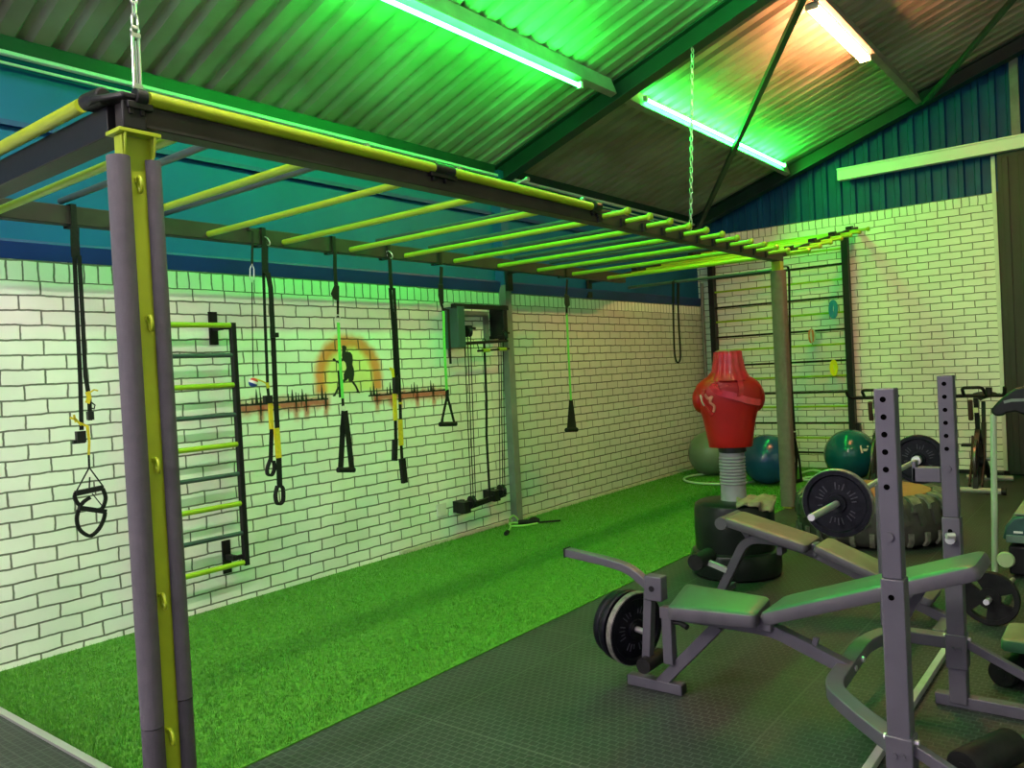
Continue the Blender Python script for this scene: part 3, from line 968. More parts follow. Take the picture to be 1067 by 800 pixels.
# 2: reflex ball on a cord
t = thing('reflex_ball', 'small blue white and red ball on a thin cord from a lime bar', 'ball', Pw(264, 398, .40))
p = Pw(263, 240, .40); yb = 2.782
mb = MB(); q = V((.40, 3.13, 2.45))
mb.torus((.46, 3.33 - .20, 2.41), (0, 1, 0), .001, .001, 3, 3)
mb = MB(); ribbon(mb, [(263.3, 241), (263, 255), (262.5, 277)], .016, .40)
mb.bar([V((XL + .05, p.y, 2.445)), V((XL + .05, p.y, 2.483)), V((XL - .045, p.y, 2.483))], .016, .004, (0, 1, 0))
mb.bar([V((XL + .05, p.y, 2.45)), Pw(263.3, 241, .40)], .016, .004, (0, 1, 0))
mb.build('strap', M['black'], t)
mb = MB(); rod(mb, [(260.5, 280), (262.5, 275), (264.5, 280), (264.5, 291), (262.5, 294), (260.5, 290)], .004, .40, closed=True); mb.build('clip', M['chrome'], t)
mb = MB(); rod(mb, [(262.5, 293), (263, 340), (264, 393)], .0032, .40); mb.build('cord', M['black'], t)
c = Pw(264, 398.5, .40); r = .030
mb = MB()
def capz(z0, z1, mi):
    mb.mi = mi
    prof = []
    for k in range(7):
        z = z0 + (z1 - z0) * k / 6
        prof.append((math.sqrt(max(1e-9, r * r - z * z)), z))
    vs = len(mb.v); tmp = MB().lathe(prof, c, (.25, .35, 1), 20); mb.add(tmp.v, tmp.f)
capz(-r, -.004, 0); capz(-.004, .012, 1); capz(.012, r, 2)
mb.build('ball', [M['ball_band'], M['ball_white'], M['ball_red']], t)
mb = MB(); rod(mb, [(267, 395), (273, 397), (279, 400)], .005, .39); mb.build('yellow_tie', M['webyellow'], t)

# 3
def trx_top(t, hookpx, col='chrome'):
    mb = MB(); p = Pw(*hookpx, .352)
    mb.torus((XL + .055, p.y, 2.395), (0, 1, .2), .022, .004, 16, 6, (1, 1.6))
    mb.build('carabiner', M[col], t); return p


t = thing('suspension_trainer', 'hanging strap with long yellow sleeves, just right of the wall ladder', 'training strap', Pw(276, 256), GS)
trx_top(t, (277, 250))
mb = MB(); railhook(mb, 276, 256); ribbon(mb, [(276, 254), (276, 272), (276.5, 287)], .048)
ribbon(mb, [(274.5, 284), (276, 330), (279, 405), (281, 422)], .020); ribbon(mb, [(279, 284), (282, 300), (285, 360), (287, 410), (289, 448)], .036, .375)
mb.build('strap', M['black'], t)
mb = MB(); mb.box(Pw(279, 416), (.03, .055, .05)); mb.box(Pw(286, 349, .385), (.025, .05, .03)); mb.build('buckle', M['black_plastic'], t)
mb = MB(); ribbon(mb, [(281.5, 420), (283, 447)], .030, .362, .012); ribbon(mb, [(283, 424), (292, 424)], .014, .367)
mb.build('yellow_sleeve', M['webyellow'], t)['label'] = 'bright yellow padded sleeve'
mb = MB(); ribbon(mb, [(288, 446), (290.5, 477)], .040, .378, .012)
mb.build('yellow_sleeve', M['webyellow'], t)['label'] = 'bright yellow padded sleeve'
mb = MB(); ribbon(mb, [(278, 399), (280, 404)], .022, .39)
mb.build('yellow_tab', M['webyellow'], t)['label'] = 'yellow strap tab'
mb = MB(); ribbon(mb, [(283, 446), (282, 480)], .030)
mb.bar(smoothp([Pw(a, b_) for a, b_ in [(282, 478), (278.5, 488), (279, 494), (283, 495), (286, 488), (285, 480)]], 4), .028, .012, (1, 0, 0))
mb.build('foot_loop', M['black'], t)
mb = MB(); ribbon(mb, [(290.5, 476), (291.5, 508)], .040, .378)
mb.bar(smoothp([Pw(a, b_, .378) for a, b_ in [(289, 506), (287, 516), (288.5, 524), (292, 525), (295, 521), (295, 510), (293, 506)]], 4), .03, .012, (1, 0, 0))
mb.build('foot_loop', M['black'], t)

# 4
t = thing('suspension_trainer', 'lime and black strap hanging over the painted boxer', 'training strap', Pw(349, 262), GS)
mb = MB(); railhook(mb, 349, 262); ribbon(mb, [(349, 262), (349, 280), (350, 298)], .030); ribbon(mb, [(352, 312), (352, 330)], .018); ribbon(mb, [(353, 386), (354.5, 414)], .020, .352)
mb.build('strap', M['black'], t)
mb = MB(); mb.loft([[Pw(a, b_, x) for a, b_ in [(349, 295), (353.5, 298), (353.5, 314), (348, 312), (344.5, 306)]] for x in (.345, .385)]); mb.build('adjuster', M['black_plastic'], t, bevel=.004)
mb = MB(); mb.torus(Pw(352, 331), (1, 0, 0), .020, .004, 14, 6); mb.torus(Pw(358, 425), (1, 0, 0), .014, .004, 14, 6); mb.build('steel_ring', M['chrome'], t)
mb = MB(); ribbon(mb, [(352.5, 336), (354, 370), (357, 415)], .024); mb.build('lime_strap', M['weblime'], t)['label'] = 'lime green webbing strap'
mb = MB(); ribbon(mb, [(357, 415), (357.5, 423)], .022); ribbon(mb, [(358.5, 428), (357, 450), (355, 488)], .046); ribbon(mb, [(359.5, 428), (363, 455), (366.5, 488)], .046, .375); mb.cyl(Pw(352, 489.5, .368), Pw(369, 489.5, .368), .019, 12)
mb.build('handle', M['black'], t)

# 5
t = thing('suspension_trainer', 'thick black strap with two yellow sleeves, right of the orange arch', 'training strap', Pw(406, 268), GS)
trx_top(t, (405, 264))
mb = MB(); railhook(mb, 406, 268); ribbon(mb, [(406, 268), (407, 290), (408, 302)], .034); ribbon(mb, [(406.5, 300), (410, 345), (412.5, 396)], .032); ribbon(mb, [(410.5, 300), (413, 345), (416, 396), (417.5, 438)], .028, .372)
mb.build('strap', M['black'], t)
mb = MB(); mb.bar([Pw(412, 393, .385), Pw(412.5, 410, .385)], .03, .045, (1, 0, 0)); mb.build('buckle', M['black_plastic'], t, bevel=.004)
for pts_, w_, x_, th_, nm_ in (([(411, 410), (412, 438)], .034, .378, .012, 'yellow_sleeve'), ([(417, 437), (418, 464)], .040, .385, .012, 'yellow_sleeve'), ([(415.5, 420), (419, 420)], .016, .39, .004, 'yellow_tab'), ([(406, 384), (409, 385), (410, 393)], .022, .385, .004, 'yellow_tab')):
    ribbon(MB(), pts_, w_, x_, th_).build(nm_, M['webyellow'], t)['label'] = 'bright yellow ' + ('padded sleeve' if 'sleeve' in nm_ else 'strap tab')
mb = MB(); ribbon(mb, [(412, 437), (412.5, 460)], .030, .37); ribbon(mb, [(411.5, 458), (411, 480)], .034, .37, .03); mb.build('handle', M['black'], t)
mb = MB(); ribbon(mb, [(418, 463), (419, 480)], .028, .378); ribbon(mb, [(419, 478), (421.5, 503)], .046, .378, .03); mb.build('handle', M['black'], t)

# 6
t = thing('suspension_trainer', 'lime strap with black triangle handle, beside the cable station', 'training strap', Pw(460, 278), GS)
mb = MB(); railhook(mb, 460, 278); ribbon(mb, [(460, 278), (459.5, 298)], .036); ribbon(mb, [(460, 316), (462, 324)], .024); ribbon(mb, [(467, 322), (468, 350), (469.5, 379)], .024, .345); ribbon(mb, [(462, 322), (467, 323)], .012)
mb.build('strap', M['black'], t)
mb = MB(); mb.loft([[Pw(a, b_, x) for a, b_ in [(456.5, 296), (462, 296), (462.5, 316), (459, 319), (456.5, 308)]] for x in (.345, .385)]); mb.build('adjuster', M['black_plastic'], t, bevel=.004)
mb = MB(); ribbon(mb, [(462, 324), (463, 360), (465.5, 407)], .026); mb.build('lime_strap', M['weblime'], t)['label'] = 'lime green webbing strap'
mb = MB(); mb.bar([Pw(466, 406), Pw(466, 414)], .02, .02, (1, 0, 0)); ribbon(mb, [(466, 412), (460, 441)], .024); ribbon(mb, [(466, 412), (473.5, 441)], .024); mb.cyl(Pw(458.5, 442, .365), Pw(475, 441.5, .365), .019, 12)
mb.build('handle', M['black'], t)

# 7
t = thing('suspension_trainer', 'lime strap with closed black handle hanging right of the grey column', 'training strap', Pw(591, 290), GS)
mb = MB(); railhook(mb, 591, 291); ribbon(mb, [(591, 291), (590, 308), (590.5, 328)], .030); mb.build('strap', M['black'], t)
mb = MB(); mb.loft([[Pw(a, b_, x) for a, b_ in [(588, 306), (593.5, 308), (594, 318), (590, 322), (588, 316)]] for x in (.345, .385)]); mb.build('adjuster', M['black_plastic'], t, bevel=.004)
mb = MB(); ribbon(mb, [(590.5, 326), (592, 360), (595, 419)], .030); mb.build('lime_strap', M['weblime'], t)['label'] = 'lime green webbing strap'
mb = MB(); mb.loft([[Pw(a, b_, x) for a, b_ in [(593, 417), (597, 417), (601, 448), (590.5, 449)]] for x in (.35, .372)])
mb.cyl(Pw(590, 448, .368), Pw(601, 447.5, .368), .022, 12); mb.build('handle', M['black'], t, bevel=.003)

# 8: loop band on the pull up bar
mb = MB()
def Py(px, py, y=7.9): return ony(px, py, y)
top = Py(704, 294)
loop = [V((top.x + .016 * math.cos(a) * 0, 0, 0)) for a in (0,)]
mb.bar([Py(701.5, 316), V((top.x - .018, 7.88, 2.33)), V((top.x - .018, 7.9, 2.347)), V((top.x + .02, 7.92, 2.33)), Py(706.5, 316)], .028, .005, (1, 0, 0))
mb.bar(smoothp([Py(701.5, 316), Py(702, 345), Py(703, 368), Py(705.5, 377.5), Py(708.5, 375), Py(709, 366), Py(707.5, 340), Py(706.5, 316)], 4), .012, .016, (0, 1, 0))
o = mb.build('resistance_loop', M['rubber'])
tag(o, 'long black loop band hanging from the pull up bar near the back left corner', 'resistance band')

# 9: straps beside the far post
t = thing('suspension_trainer', 'black and lime strap with two handles hanging behind the far foam post', 'training strap', ony(822, 300, 7.93), None)
def Pz(px, py, y=7.93): return ony(px, py, y)
mb = MB()
tp = Pz(823, 300)
mb.bar([V((tp.x, 7.90, 2.345)), V((tp.x, 7.93, 2.30)), Pz(823, 345), Pz(824, 388), Pz(828, 449)], .020, .008, (1, 0, 0))
mb.bar([V((tp.x, 7.90, 2.345)), V((XR, 7.88, 2.345))], .02, .01, (0, 1, 0))
mb.build('strap', M['black'], t)
mb = MB().bar([Pz(823, 392, 7.92), Pz(823.5, 450, 7.92)], .022, .005, (1, 0, 0)); mb.build('lime_strap', M['weblime'], t)['label'] = 'lime green webbing strap'
mb = MB().box(Pz(826, 453), (.06, .03, .05)); mb.build('adjuster', M['black_plastic'], t)
mb = MB().bar([Pz(825, 456), Pz(823.5, 480), Pz(823, 504)], .03, .02, (1, 0, 0)).cyl(Pz(820, 505), Pz(829, 505), .018, 10); mb.build('handle', M['black'], t)
mb = MB().bar([Pz(828, 456, 7.96), Pz(830, 480, 7.96), Pz(829, 500, 7.96)], .022, .015, (1, 0, 0)).bar([Pz(828, 456, 7.96), Pz(833, 480, 7.96), Pz(835, 500, 7.96)], .018, .015, (1, 0, 0)).cyl(Pz(827, 502, 7.96), Pz(836, 500, 7.96), .018, 10); mb.build('handle', M['black'], t)

# ------------------------------------------------------------------ cable station on the left wall
cs = thing('cable_station', 'black wall mounted cable pulley station left of the grey column', 'cable machine', (0, 5.6, .3))
mb = MB(); mb.b2((.0, 5.27, 1.70), (.19, 5.36, 2.06)); mb.build('side_plate', mat('dark_teal_metal', (.03, .075, .07), .4), cs, bevel=.004)
mb = MB(); mb.b2((.0, 5.93, 1.78), (.17, 5.99, 2.09)); mb.build('side_plate', M['black_metal'], cs, bevel=.004)
MB().b2((.13, 5.25, 2.045), (.18, 6.0, 2.085)).build('top_bar', M['black_metal'], cs)
MB().cyl((.17, 5.36, 1.735), (.17, 5.97, 1.755), .014, 10).build('lower_bar', M['black_metal'], cs)
mb = MB()
for a, c in (((.0, 5.40, 1.99), (.03, 5.88, 2.04)), ((.0, 5.83, 1.76), (.03, 5.88, 2.0)), ((.0, 5.40, 1.76), (.03, 5.445, 2.0))): mb.b2(a, c)
mb.build('backing_frame', M['col_grey'], cs)
for yy, zz in ((5.44, 1.84), (5.93, 1.80)):
    mb = MB().lathe([(.02, -.02), (.05, -.018), (.04, 0), (.05, .018), (.02, .02)], (.15, yy, zz), (.3, 1, 0), 18)
    mb.box((.14, yy, zz + .03), (.06, .07, .05)); mb.b2((.0, yy - .02, zz - .02), (.15, yy + .02, zz + .01)); mb.box((.16, yy + .055, zz + .03), (.02, .06, .02))
    mb.build('pulley', M['black_plastic'], cs)
for yy, zz in ((5.37, .33), (5.79, .37)):
    mb = MB().lathe([(.02, -.02), (.055, -.018), (.045, 0), (.055, .018), (.02, .02)], (.15, yy, zz), (.3, 1, 0), 18)
    mb.box((.13, yy, zz - .02), (.09, .09, .06)); mb.box((.11, yy - .07, zz - .04), (.1, .08, .10)); mb.b2((.0, yy - .09, zz - .09), (.04, yy + .03, zz + .01))
    mb.cyl((.19, yy - .005, zz), (.205, yy - .005, zz), .012, 8)
    mb.build('pulley', M['black_plastic'], cs)
MB().bar([(.13, 5.30, .285), (.13, 5.86, .325)], .03, .045, (1, 0, 0)).build('base_bar', M['black_metal'], cs)
for ya, yb_, za in ((5.385, 5.36, 1.80), (5.43, 5.39, 1.80), (5.47, 5.42, 1.80), (5.87, 5.77, 1.78), (5.90, 5.81, 1.78), (5.935, 5.84, 1.78)):
    MB().cyl((.15, ya, za), (.15, yb_, .36), .0042, 6).build('cable', M['black'], cs)
mb = MB().tube([(.17, 5.63, 1.74), (.17, 5.62, 1.2), (.165, 5.60, .9), (.165, 5.60, .31)], .011, 8); mb.torus((.17, 5.63, 1.755), (1, 0, 0), .02, .005, 12, 6)
mb.build('thick_rope', M['black'], cs)
mb = MB().cyl((.20, 5.50, 1.665), (.20, 5.95, 1.68), .010, 8); mb.tube([(.2, 5.52, 1.665), (.18, 5.52, 1.735)], .004, 6); mb.build('pull_bar', M['black'], cs)
for y0_, y1_, z_ in ((5.57, 5.66, 1.669), (5.80, 5.90, 1.677)):
    MB().cyl((.20, y0_, z_), (.20, y1_, z_), .017, 10).build('yellow_grip', M['yellow'], cs)['label'] = 'yellow green grip sleeve'
a = onx(462, 523, .0); c = onx(473, 536, .0)
o = MB().b2((.0, 5.07, .235), (.012, 5.185, .345)).build('wall_plate', M['white_paint'], bevel=.003)
tag(o, 'small square pale blank plate low on the wall left of the cable station', 'wall plate')
# skipping rope on the turf
t = thing('skipping_rope', 'green and black skipping rope lying on turf by the grey column', 'rope', onz(550, 545, .03))
def Zt(px, py, z=.028): return onz(px, py, z)
mb = MB(); mb.tube(smoothp([Zt(528, 555), Zt(532, 549), Zt(531, 544), V(onx(532, 539, .10)), V(onx(535, 537, .12)), V(onx(538, 539, .12)), Zt(541, 543)], 5), .008, 6)
mb.tube(smoothp([Zt(530, 546), Zt(535, 544.5), Zt(541, 544.5)], 4), .008, 6); mb.tube(smoothp([Zt(531, 548), Zt(545, 547.5), Zt(560, 545)], 4), .009, 6)
mb.build('cord', M['rope_green'], t)
mb = MB(); mb.tube([Zt(540, 544, .035), Zt(552, 543.5, .035), Zt(562, 542, .04)], .022, 8); mb.sphere(Zt(556, 541.5, .045), .04, 10, 6, (1, 1.6, .7)); mb.tube([Zt(562, 544), Zt(575, 543), Zt(584, 542.3)], .009, 6)
mb.build('handle', M['black'], t)
MB().cyl(Zt(527, 556), Zt(529, 554), .02, 8).build('handle', M['black'], t)

# ------------------------------------------------------------------ coiled bands on the stall bars
YB_ = YS - .03
def coil(name, label, px, py, w, h, m, n=6, m2=None, sag=0):
    c = ony(px, py, YB_)
    t = thing(name, label, 'resistance band', c, None)
    for j, mm in enumerate([m] + ([m2] if m2 else [])):
        mb = MB()
        for k in range(n):
            dw = w * (.12 + .88 * (k + .5) / n); dh = h * (.85 + .15 * random.random())
            pts = []
            for i in range(20):
                an = 2 * PI * i / 20
                pts.append(c + V((dw / 2 * math.cos(an) + random.uniform(-.003, .003) + (j - .25) * .02 * bool(m2), -.02 - .012 * k / n - .05 * 0, -h * .5 + dh / 2 + dh / 2 * math.sin(an) - (h / 2 - 0) * 0)))
            mb.tube(pts, .007, 6, closed=True)
        mb.build('coil' if j == 0 else 'second_coil', mm, t)
    return t
coil('resistance_band', 'bright yellow coiled band hanging low on the wall bars', 869.5, 383, .095, .20, M['yellow_band'], 9)
coil('resistance_band', 'blue coiled band hanging from an upper rung of the wall bars', 869, 322, .11, .23, M['blue_band'], 9)
coil('resistance_band', 'orange and pale coiled band hanging mid height on the wall bars', 846.5, 350, .07, .17, M['orange_band'], 5, M['pale_band'])

# ------------------------------------------------------------------ exercise balls, hoop, rope
def gymball(label, c, r, m, logo=False):
    t = thing('exercise_ball', label, 'exercise ball', (c[0], c[1], 0), 'exercise balls along the back wall')
    prof = []
    n = 40
    for i in range(n + 1):
        a = PI * i / n
        rr = r * math.sin(a) * (1 + .002 * (i % 4 == 0) * (4 < i < n - 4)); prof.append((max(1e-6, rr), -r * math.cos(a)))
    MB().lathe(prof, (c[0], c[1], r + .002), (0, 0, 1), 48).build('shell', m, t, smooth=60)
    mb = MB().lathe([(1e-6, -.002), (.014, -.002), (.012, .004), (1e-6, .005)], V((c[0], c[1], r)) + V((.5, .5, .7)).normalized() * r, V((.5, .5, .7)), 12); mb.build('plug', M['black_plastic'], t)
    if logo:
        dd = (ray(899, 468)).normalized(); oc = CAM - V((c[0], c[1], r)); bb = oc.dot(dd); cc = oc.dot(oc) - (r + .003) ** 2
        disc = bb * bb - cc
        def hit(px, py):
            d = ray(px, py).normalized(); b_ = oc.dot(d); k = b_ * b_ - cc
            return CAM + d * (-b_ - math.sqrt(max(0, k)))
        mb = MB()
        for poly in ([(896, 464), (905, 464), (905, 466), (896, 466)], [(896, 466), (898, 466), (899.5, 472), (897.5, 472)], [(899, 467.5), (904.5, 467.5), (903, 470), (899.5, 470)]):
            mb.add([hit(a, b_) for a, b_ in poly], [(0, 1, 2, 3)])
        mb.build('logo', M['ball_white'], t, smooth=0)['label'] = 'small white printed mark'
    return t
gymball('olive grey exercise ball in the back left corner behind the red dummy', (.50, 9.62), .288, M['ball_olive'])
gymball('dark blue exercise ball beside the far foam post', (1.42, 9.12), .290, M['ball_blue'])
gymball('glossy teal exercise ball with a white mark, at the foot of the wall bars', (2.17, 9.74), .292, M['ball_teal'], True)
o = MB().torus((.80, 9.25, .030), (0, 0, 1), .46, .013, 56, 8).build('hula_hoop', M['hoop'])
tag(o, 'pale green hoop lying on the turf around the olive ball', 'hoop')
mb = MB()
pts = [onz(a, b_, .03) for a, b_ in [(834, 493), (846, 490), (858, 492), (868, 496), (860, 499), (846, 497), (836, 499), (850, 501), (866, 502)]]
mb.tube(smoothp(pts, 5), .014, 8)
o = mb.build('coiled_rope', M['hoop'])
tag(o, 'pale rope lying in loops on the turf left of the teal ball', 'rope')

# ------------------------------------------------------------------ red punching dummy
BX, BY = 2.615, 5.30
pd = thing('punching_dummy', 'red freestanding torso punching dummy on a black drum base', 'punching dummy', (BX, BY, 0))
MB().lathe([(.27, .0), (.298, .012), (.306, .06), (.304, .13), (.290, .165), (.27, .175)], (BX, BY, 0), (0, 0, 1), 48).build('base_ring', M['base_black'], pd)
MB().lathe([(.262, .17), (.268, .20), (.27, .30), (.268, .45), (.258, .485), (.238, .498), (.10, .505), (1e-6, .505)], (BX, BY, 0), (0, 0, 1), 48).build('base_drum', M['base_black'], pd)
prof = [(.092, .50), (.086, .515), (.084, .60)]
z = .61
while z < .79:
    prof += [(.084, z), (.090, z + .006), (.090, z + .012), (.084, z + .018)]; z += .022
prof += [(.084, .80), (.084, .85)]
MB().lathe(prof, (BX + .005, BY, 0), (0, 0, 1), 32).build('pole', M['grey_hose'], pd)
MB().lathe([(.09, .835), (.095, .84), (.095, .885), (.08, .89)], (BX + .01, BY, 0), (0, 0, 1), 28).build('collar', M['base_black'], pd)
FR = V((CAM.x - BX, CAM.y - BY, 0)).normalized(); SD = V((-FR.y, FR.x, 0))    # dummy faces the camera
TS = [(.872, .145, .10), (.90, .150, .108), (.97, .160, .115), (1.05, .174, .12), (1.10, .186, .125), (1.14, .206, .128), (1.18, .222, .132), (1.23, .231, .133), (1.275, .226, .130), (1.31, .206, .122), (1.335, .176, .112), (1.36, .135, .10), (1.385, .115, .095)]
def tring(z, w, d, n=40, off=0.0, pw=2.4):
    out = []
    for k in range(n):
        a = 2 * PI * k / n; ca, sa = math.cos(a), math.sin(a)
        e = 2 / pw
        out.append(V((BX, BY, z)) + SD * ((w + off) * math.copysign(abs(ca) ** e, ca)) + FR * ((d + off) * math.copysign(abs(sa) ** e, sa)))
    return out
mb = MB(); mb.loft([tring(*q) for q in TS])
for sg, zz in ((-1, 1.205), (1, 1.205)):      # short arm stumps
    mb.sphere(V((BX, BY, zz)) + SD * (sg * .178), 1.0, 20, 12, (.062 + 0 * sg, .085, .098))
mb.build('torso', M['red'], pd, smooth=60)
# wrapped neck and head, pleated red plastic with a tan top
mb = MB(); n = 84
rings = []
for z, w in ((1.33, .150), (1.365, .128), (1.40, .112), (1.45, .102), (1.50, .095), (1.525, .093), (1.53, .085)):
    ring = []
    for k in range(n):
        a = 2 * PI * k / n; q = w * (1 + .025 * math.cos(14 * a) * (1 if z > 1.36 else .3))
        ring.append(V((BX + .01, BY, z)) + SD * (q * math.cos(a)) + FR * (q * .92 * math.sin(a)))
    rings.append(ring)
mb.loft(rings); mb.build('head_wrap', M['red_wrap'], pd, smooth=60)['label'] = 'pleated red plastic wrapped round the neck and head'
MB().lathe([(.084, .0), (.086, .004), (.07, .008), (1e-6, .010)], (BX + .01, BY, 1.528), (0, 0, 1), 28).build('head_top', M['towel'], pd)['label'] = 'flat tan top'
def surf(s_, z, off=.006):
    """point on the chest: s_ in -1..1 across"""
    for i in range(len(TS) - 1):
        if TS[i][0] <= z <= TS[i + 1][0]:
            f = (z - TS[i][0]) / (TS[i + 1][0] - TS[i][0]); w = TS[i][1] + (TS[i + 1][1] - TS[i][1]) * f; d = TS[i][2] + (TS[i + 1][2] - TS[i][2]) * f; break
    else: w, d = TS[-1][1:]
    a = math.asin(max(-1, min(1, s_)));
    e = 2 / 2.4
    ca, sa = math.sin(a), math.cos(a)
    return V((BX, BY, z)) + SD * ((w + off) * math.copysign(abs(ca) ** e, ca)) + FR * ((d + off) * abs(sa) ** e)
# pixel side: SD points to image left or right
sR = 1 if SD.dot(R @ V((1, 0, 0))) > 0 else -1
def band(path, w, m, nm='chest_strap'):
    mb = MB(); pts = smoothp([surf(sR * s_, z) for s_, z in path], 5); prof = []
    vs = []; fs = []
    for i, p in enumerate(pts):
        tt = (pts[min(i + 1, len(pts) - 1)] - pts[max(i - 1, 0)]).normalized(); c0 = p - V((BX, BY, p.z)); c0 = c0.normalized(); up = c0.cross(tt).normalized()
        for a, b_ in ((-w / 2, 0), (w / 2, 0), (w / 2, .006), (-w / 2, .006)): vs.append(p + up * a + c0 * (b_ - .002))
    for i in range(len(pts) - 1):
        for k in range(4):
            l = (k + 1) % 4; fs.append((i * 4 + k, i * 4 + l, i * 4 + 4 + l, i * 4 + 4 + k))
    fs += [(0, 1, 2, 3), tuple(len(vs) - 4 + k for k in (3, 2, 1, 0))]
    mb.add(vs, fs); return mb.build(nm, m, pd)
band([(-.45, 1.30), (-.2, 1.255), (.1, 1.225), (.5, 1.19), (.9, 1.17)], .045, M['red_wrap'])
band([(-.35, 1.32), (-.25, 1.27), (-.12, 1.24)], .04, M['red_wrap'])
band([(.35, 1.33), (.30, 1.27), (.25, 1.215)], .04, M['red_wrap'])
band([(-.62, 1.28), (-.70, 1.20), (-.58, 1.13), (-.50, 1.10)], .03, M['red_wrap'], 'loose_strap')
band([(-.60, 1.245), (-.50, 1.215), (-.38, 1.225), (-.46, 1.19), (-.36, 1.16), (-.44, 1.12)], .018, mat('pale_red_strap', (.55, .17, .12), .5), 'strap_knot')
band([(-.74, 1.24), (-.70, 1.19), (-.66, 1.165)], .016, mat('cream_strap', (.5, .40, .30), .6), 'strap_end')
# towel draped on the base
t_ = MB(); nx, ny = 22, 12; vs = []; fs = []
Ra = R @ V((1, 0, 0)); Ra.z = 0; Ra.normalize()
for j in range(ny + 1):
    for i in range(nx + 1):
        a = i / nx; q = j / ny
        s_ = .02 + .235 * a; f_ = .02 + .27 * q
        p = V((BX, BY, 0)) + Ra * s_ + FR * (f_ - .02)
        rr = (p - V((BX, BY, 0))).length
        z = .510 + .007 * math.sin(a * 17 + q * 5) + .005 * math.sin(q * 21)
        if rr > .25:
            z -= min(.07, (rr - .25) * 1.6); p = V((BX, BY, 0)) + (p - V((BX, BY, 0))).normalized() * (.275 + .02 * math.sin(a * 15))
        vs.append(V((p.x, p.y, z + .008)))
for j in range(ny):
    for i in range(nx):
        fs.append((j * (nx + 1) + i, j * (nx + 1) + i + 1, (j + 1) * (nx + 1) + i + 1, (j + 1) * (nx + 1) + i))
o = t_.add(vs, fs).build('towel', M['towel'], smooth=80)
sd_ = o.modifiers.new('thickness', 'SOLIDIFY'); sd_.thickness = .008; sd_.offset = 1
tag(o, 'crumpled beige cloth lying on the black drum base of the dummy', 'towel')

# ------------------------------------------------------------------ tractor tyre with board
TX, TY, TR = 3.13, 6.80, .565
ty = thing('tractor_tyre', 'big scuffed tractor tyre lying flat behind the weight benches', 'tyre', (TX, TY, 0))
prof = [(.33, .03), (.42, .0), (.50, .02), (.545, .07), (.555, .19), (.545, .31), (.50, .365), (.42, .38), (.33, .36), (.30, .30), (.40, .27), (.45, .19), (.40, .10), (.30, .08)]
MB().ring_lathe(prof, (TX, TY, 0), (0, 0, 1), 64).build('carcass', M['tyre'], ty, smooth=50)
mb = MB()
for k in range(26):
    a = 2 * PI * k / 26
    pts = [V((TX + (.553 + dr_) * math.cos(a + da), TY + (.553 + dr_) * math.sin(a + da), z)) for z, da, dr_ in ((.345, 0, 0), (.27, .02, .012), (.19, .07, .012))]
    MB().bar(pts, .05, .026, V((-math.sin(a), math.cos(a), 0))).build('tread_lug', M['tyre'], ty)
mb = MB()
for k in range(26):
    a = 2 * PI * (k + .5) / 26
    pts = [V((TX + rr * math.cos(a), TY + rr * math.sin(a), z)) for rr, z in ((.535, .03), (.566, .07), (.564, .13))]
    MB().bar(pts, .035, .02, V((-math.sin(a), math.cos(a), 0))).build('lower_lug', M['tyre_worn'], ty)
mb = MB()
for k in range(26):
    a = 2 * PI * k / 26 + random.uniform(-.02, .02)
    rr = random.uniform(.43, .46)
    pts = [V((TX + r_ * math.cos(a), TY + r_ * math.sin(a), z)) for r_, z in ((rr, .383), (.515, .372), (.553, .335), (.556, random.uniform(.27, .31)))]
    MB().bar(pts, random.uniform(.05, .085), .02, V((-math.sin(a), math.cos(a), 0))).build('upper_lug', M['tyre_worn'], ty)['label'] = 'pale scuffed lug end'
MB().lathe([(.42, .372), (.43, .378), (.43, .386), (.42, .390), (1e-6, .390)], (TX, TY, 0), (0, 0, 1), 48).build('top_board', M['ply'], ty)['label'] = 'round orange brown board covering the top'

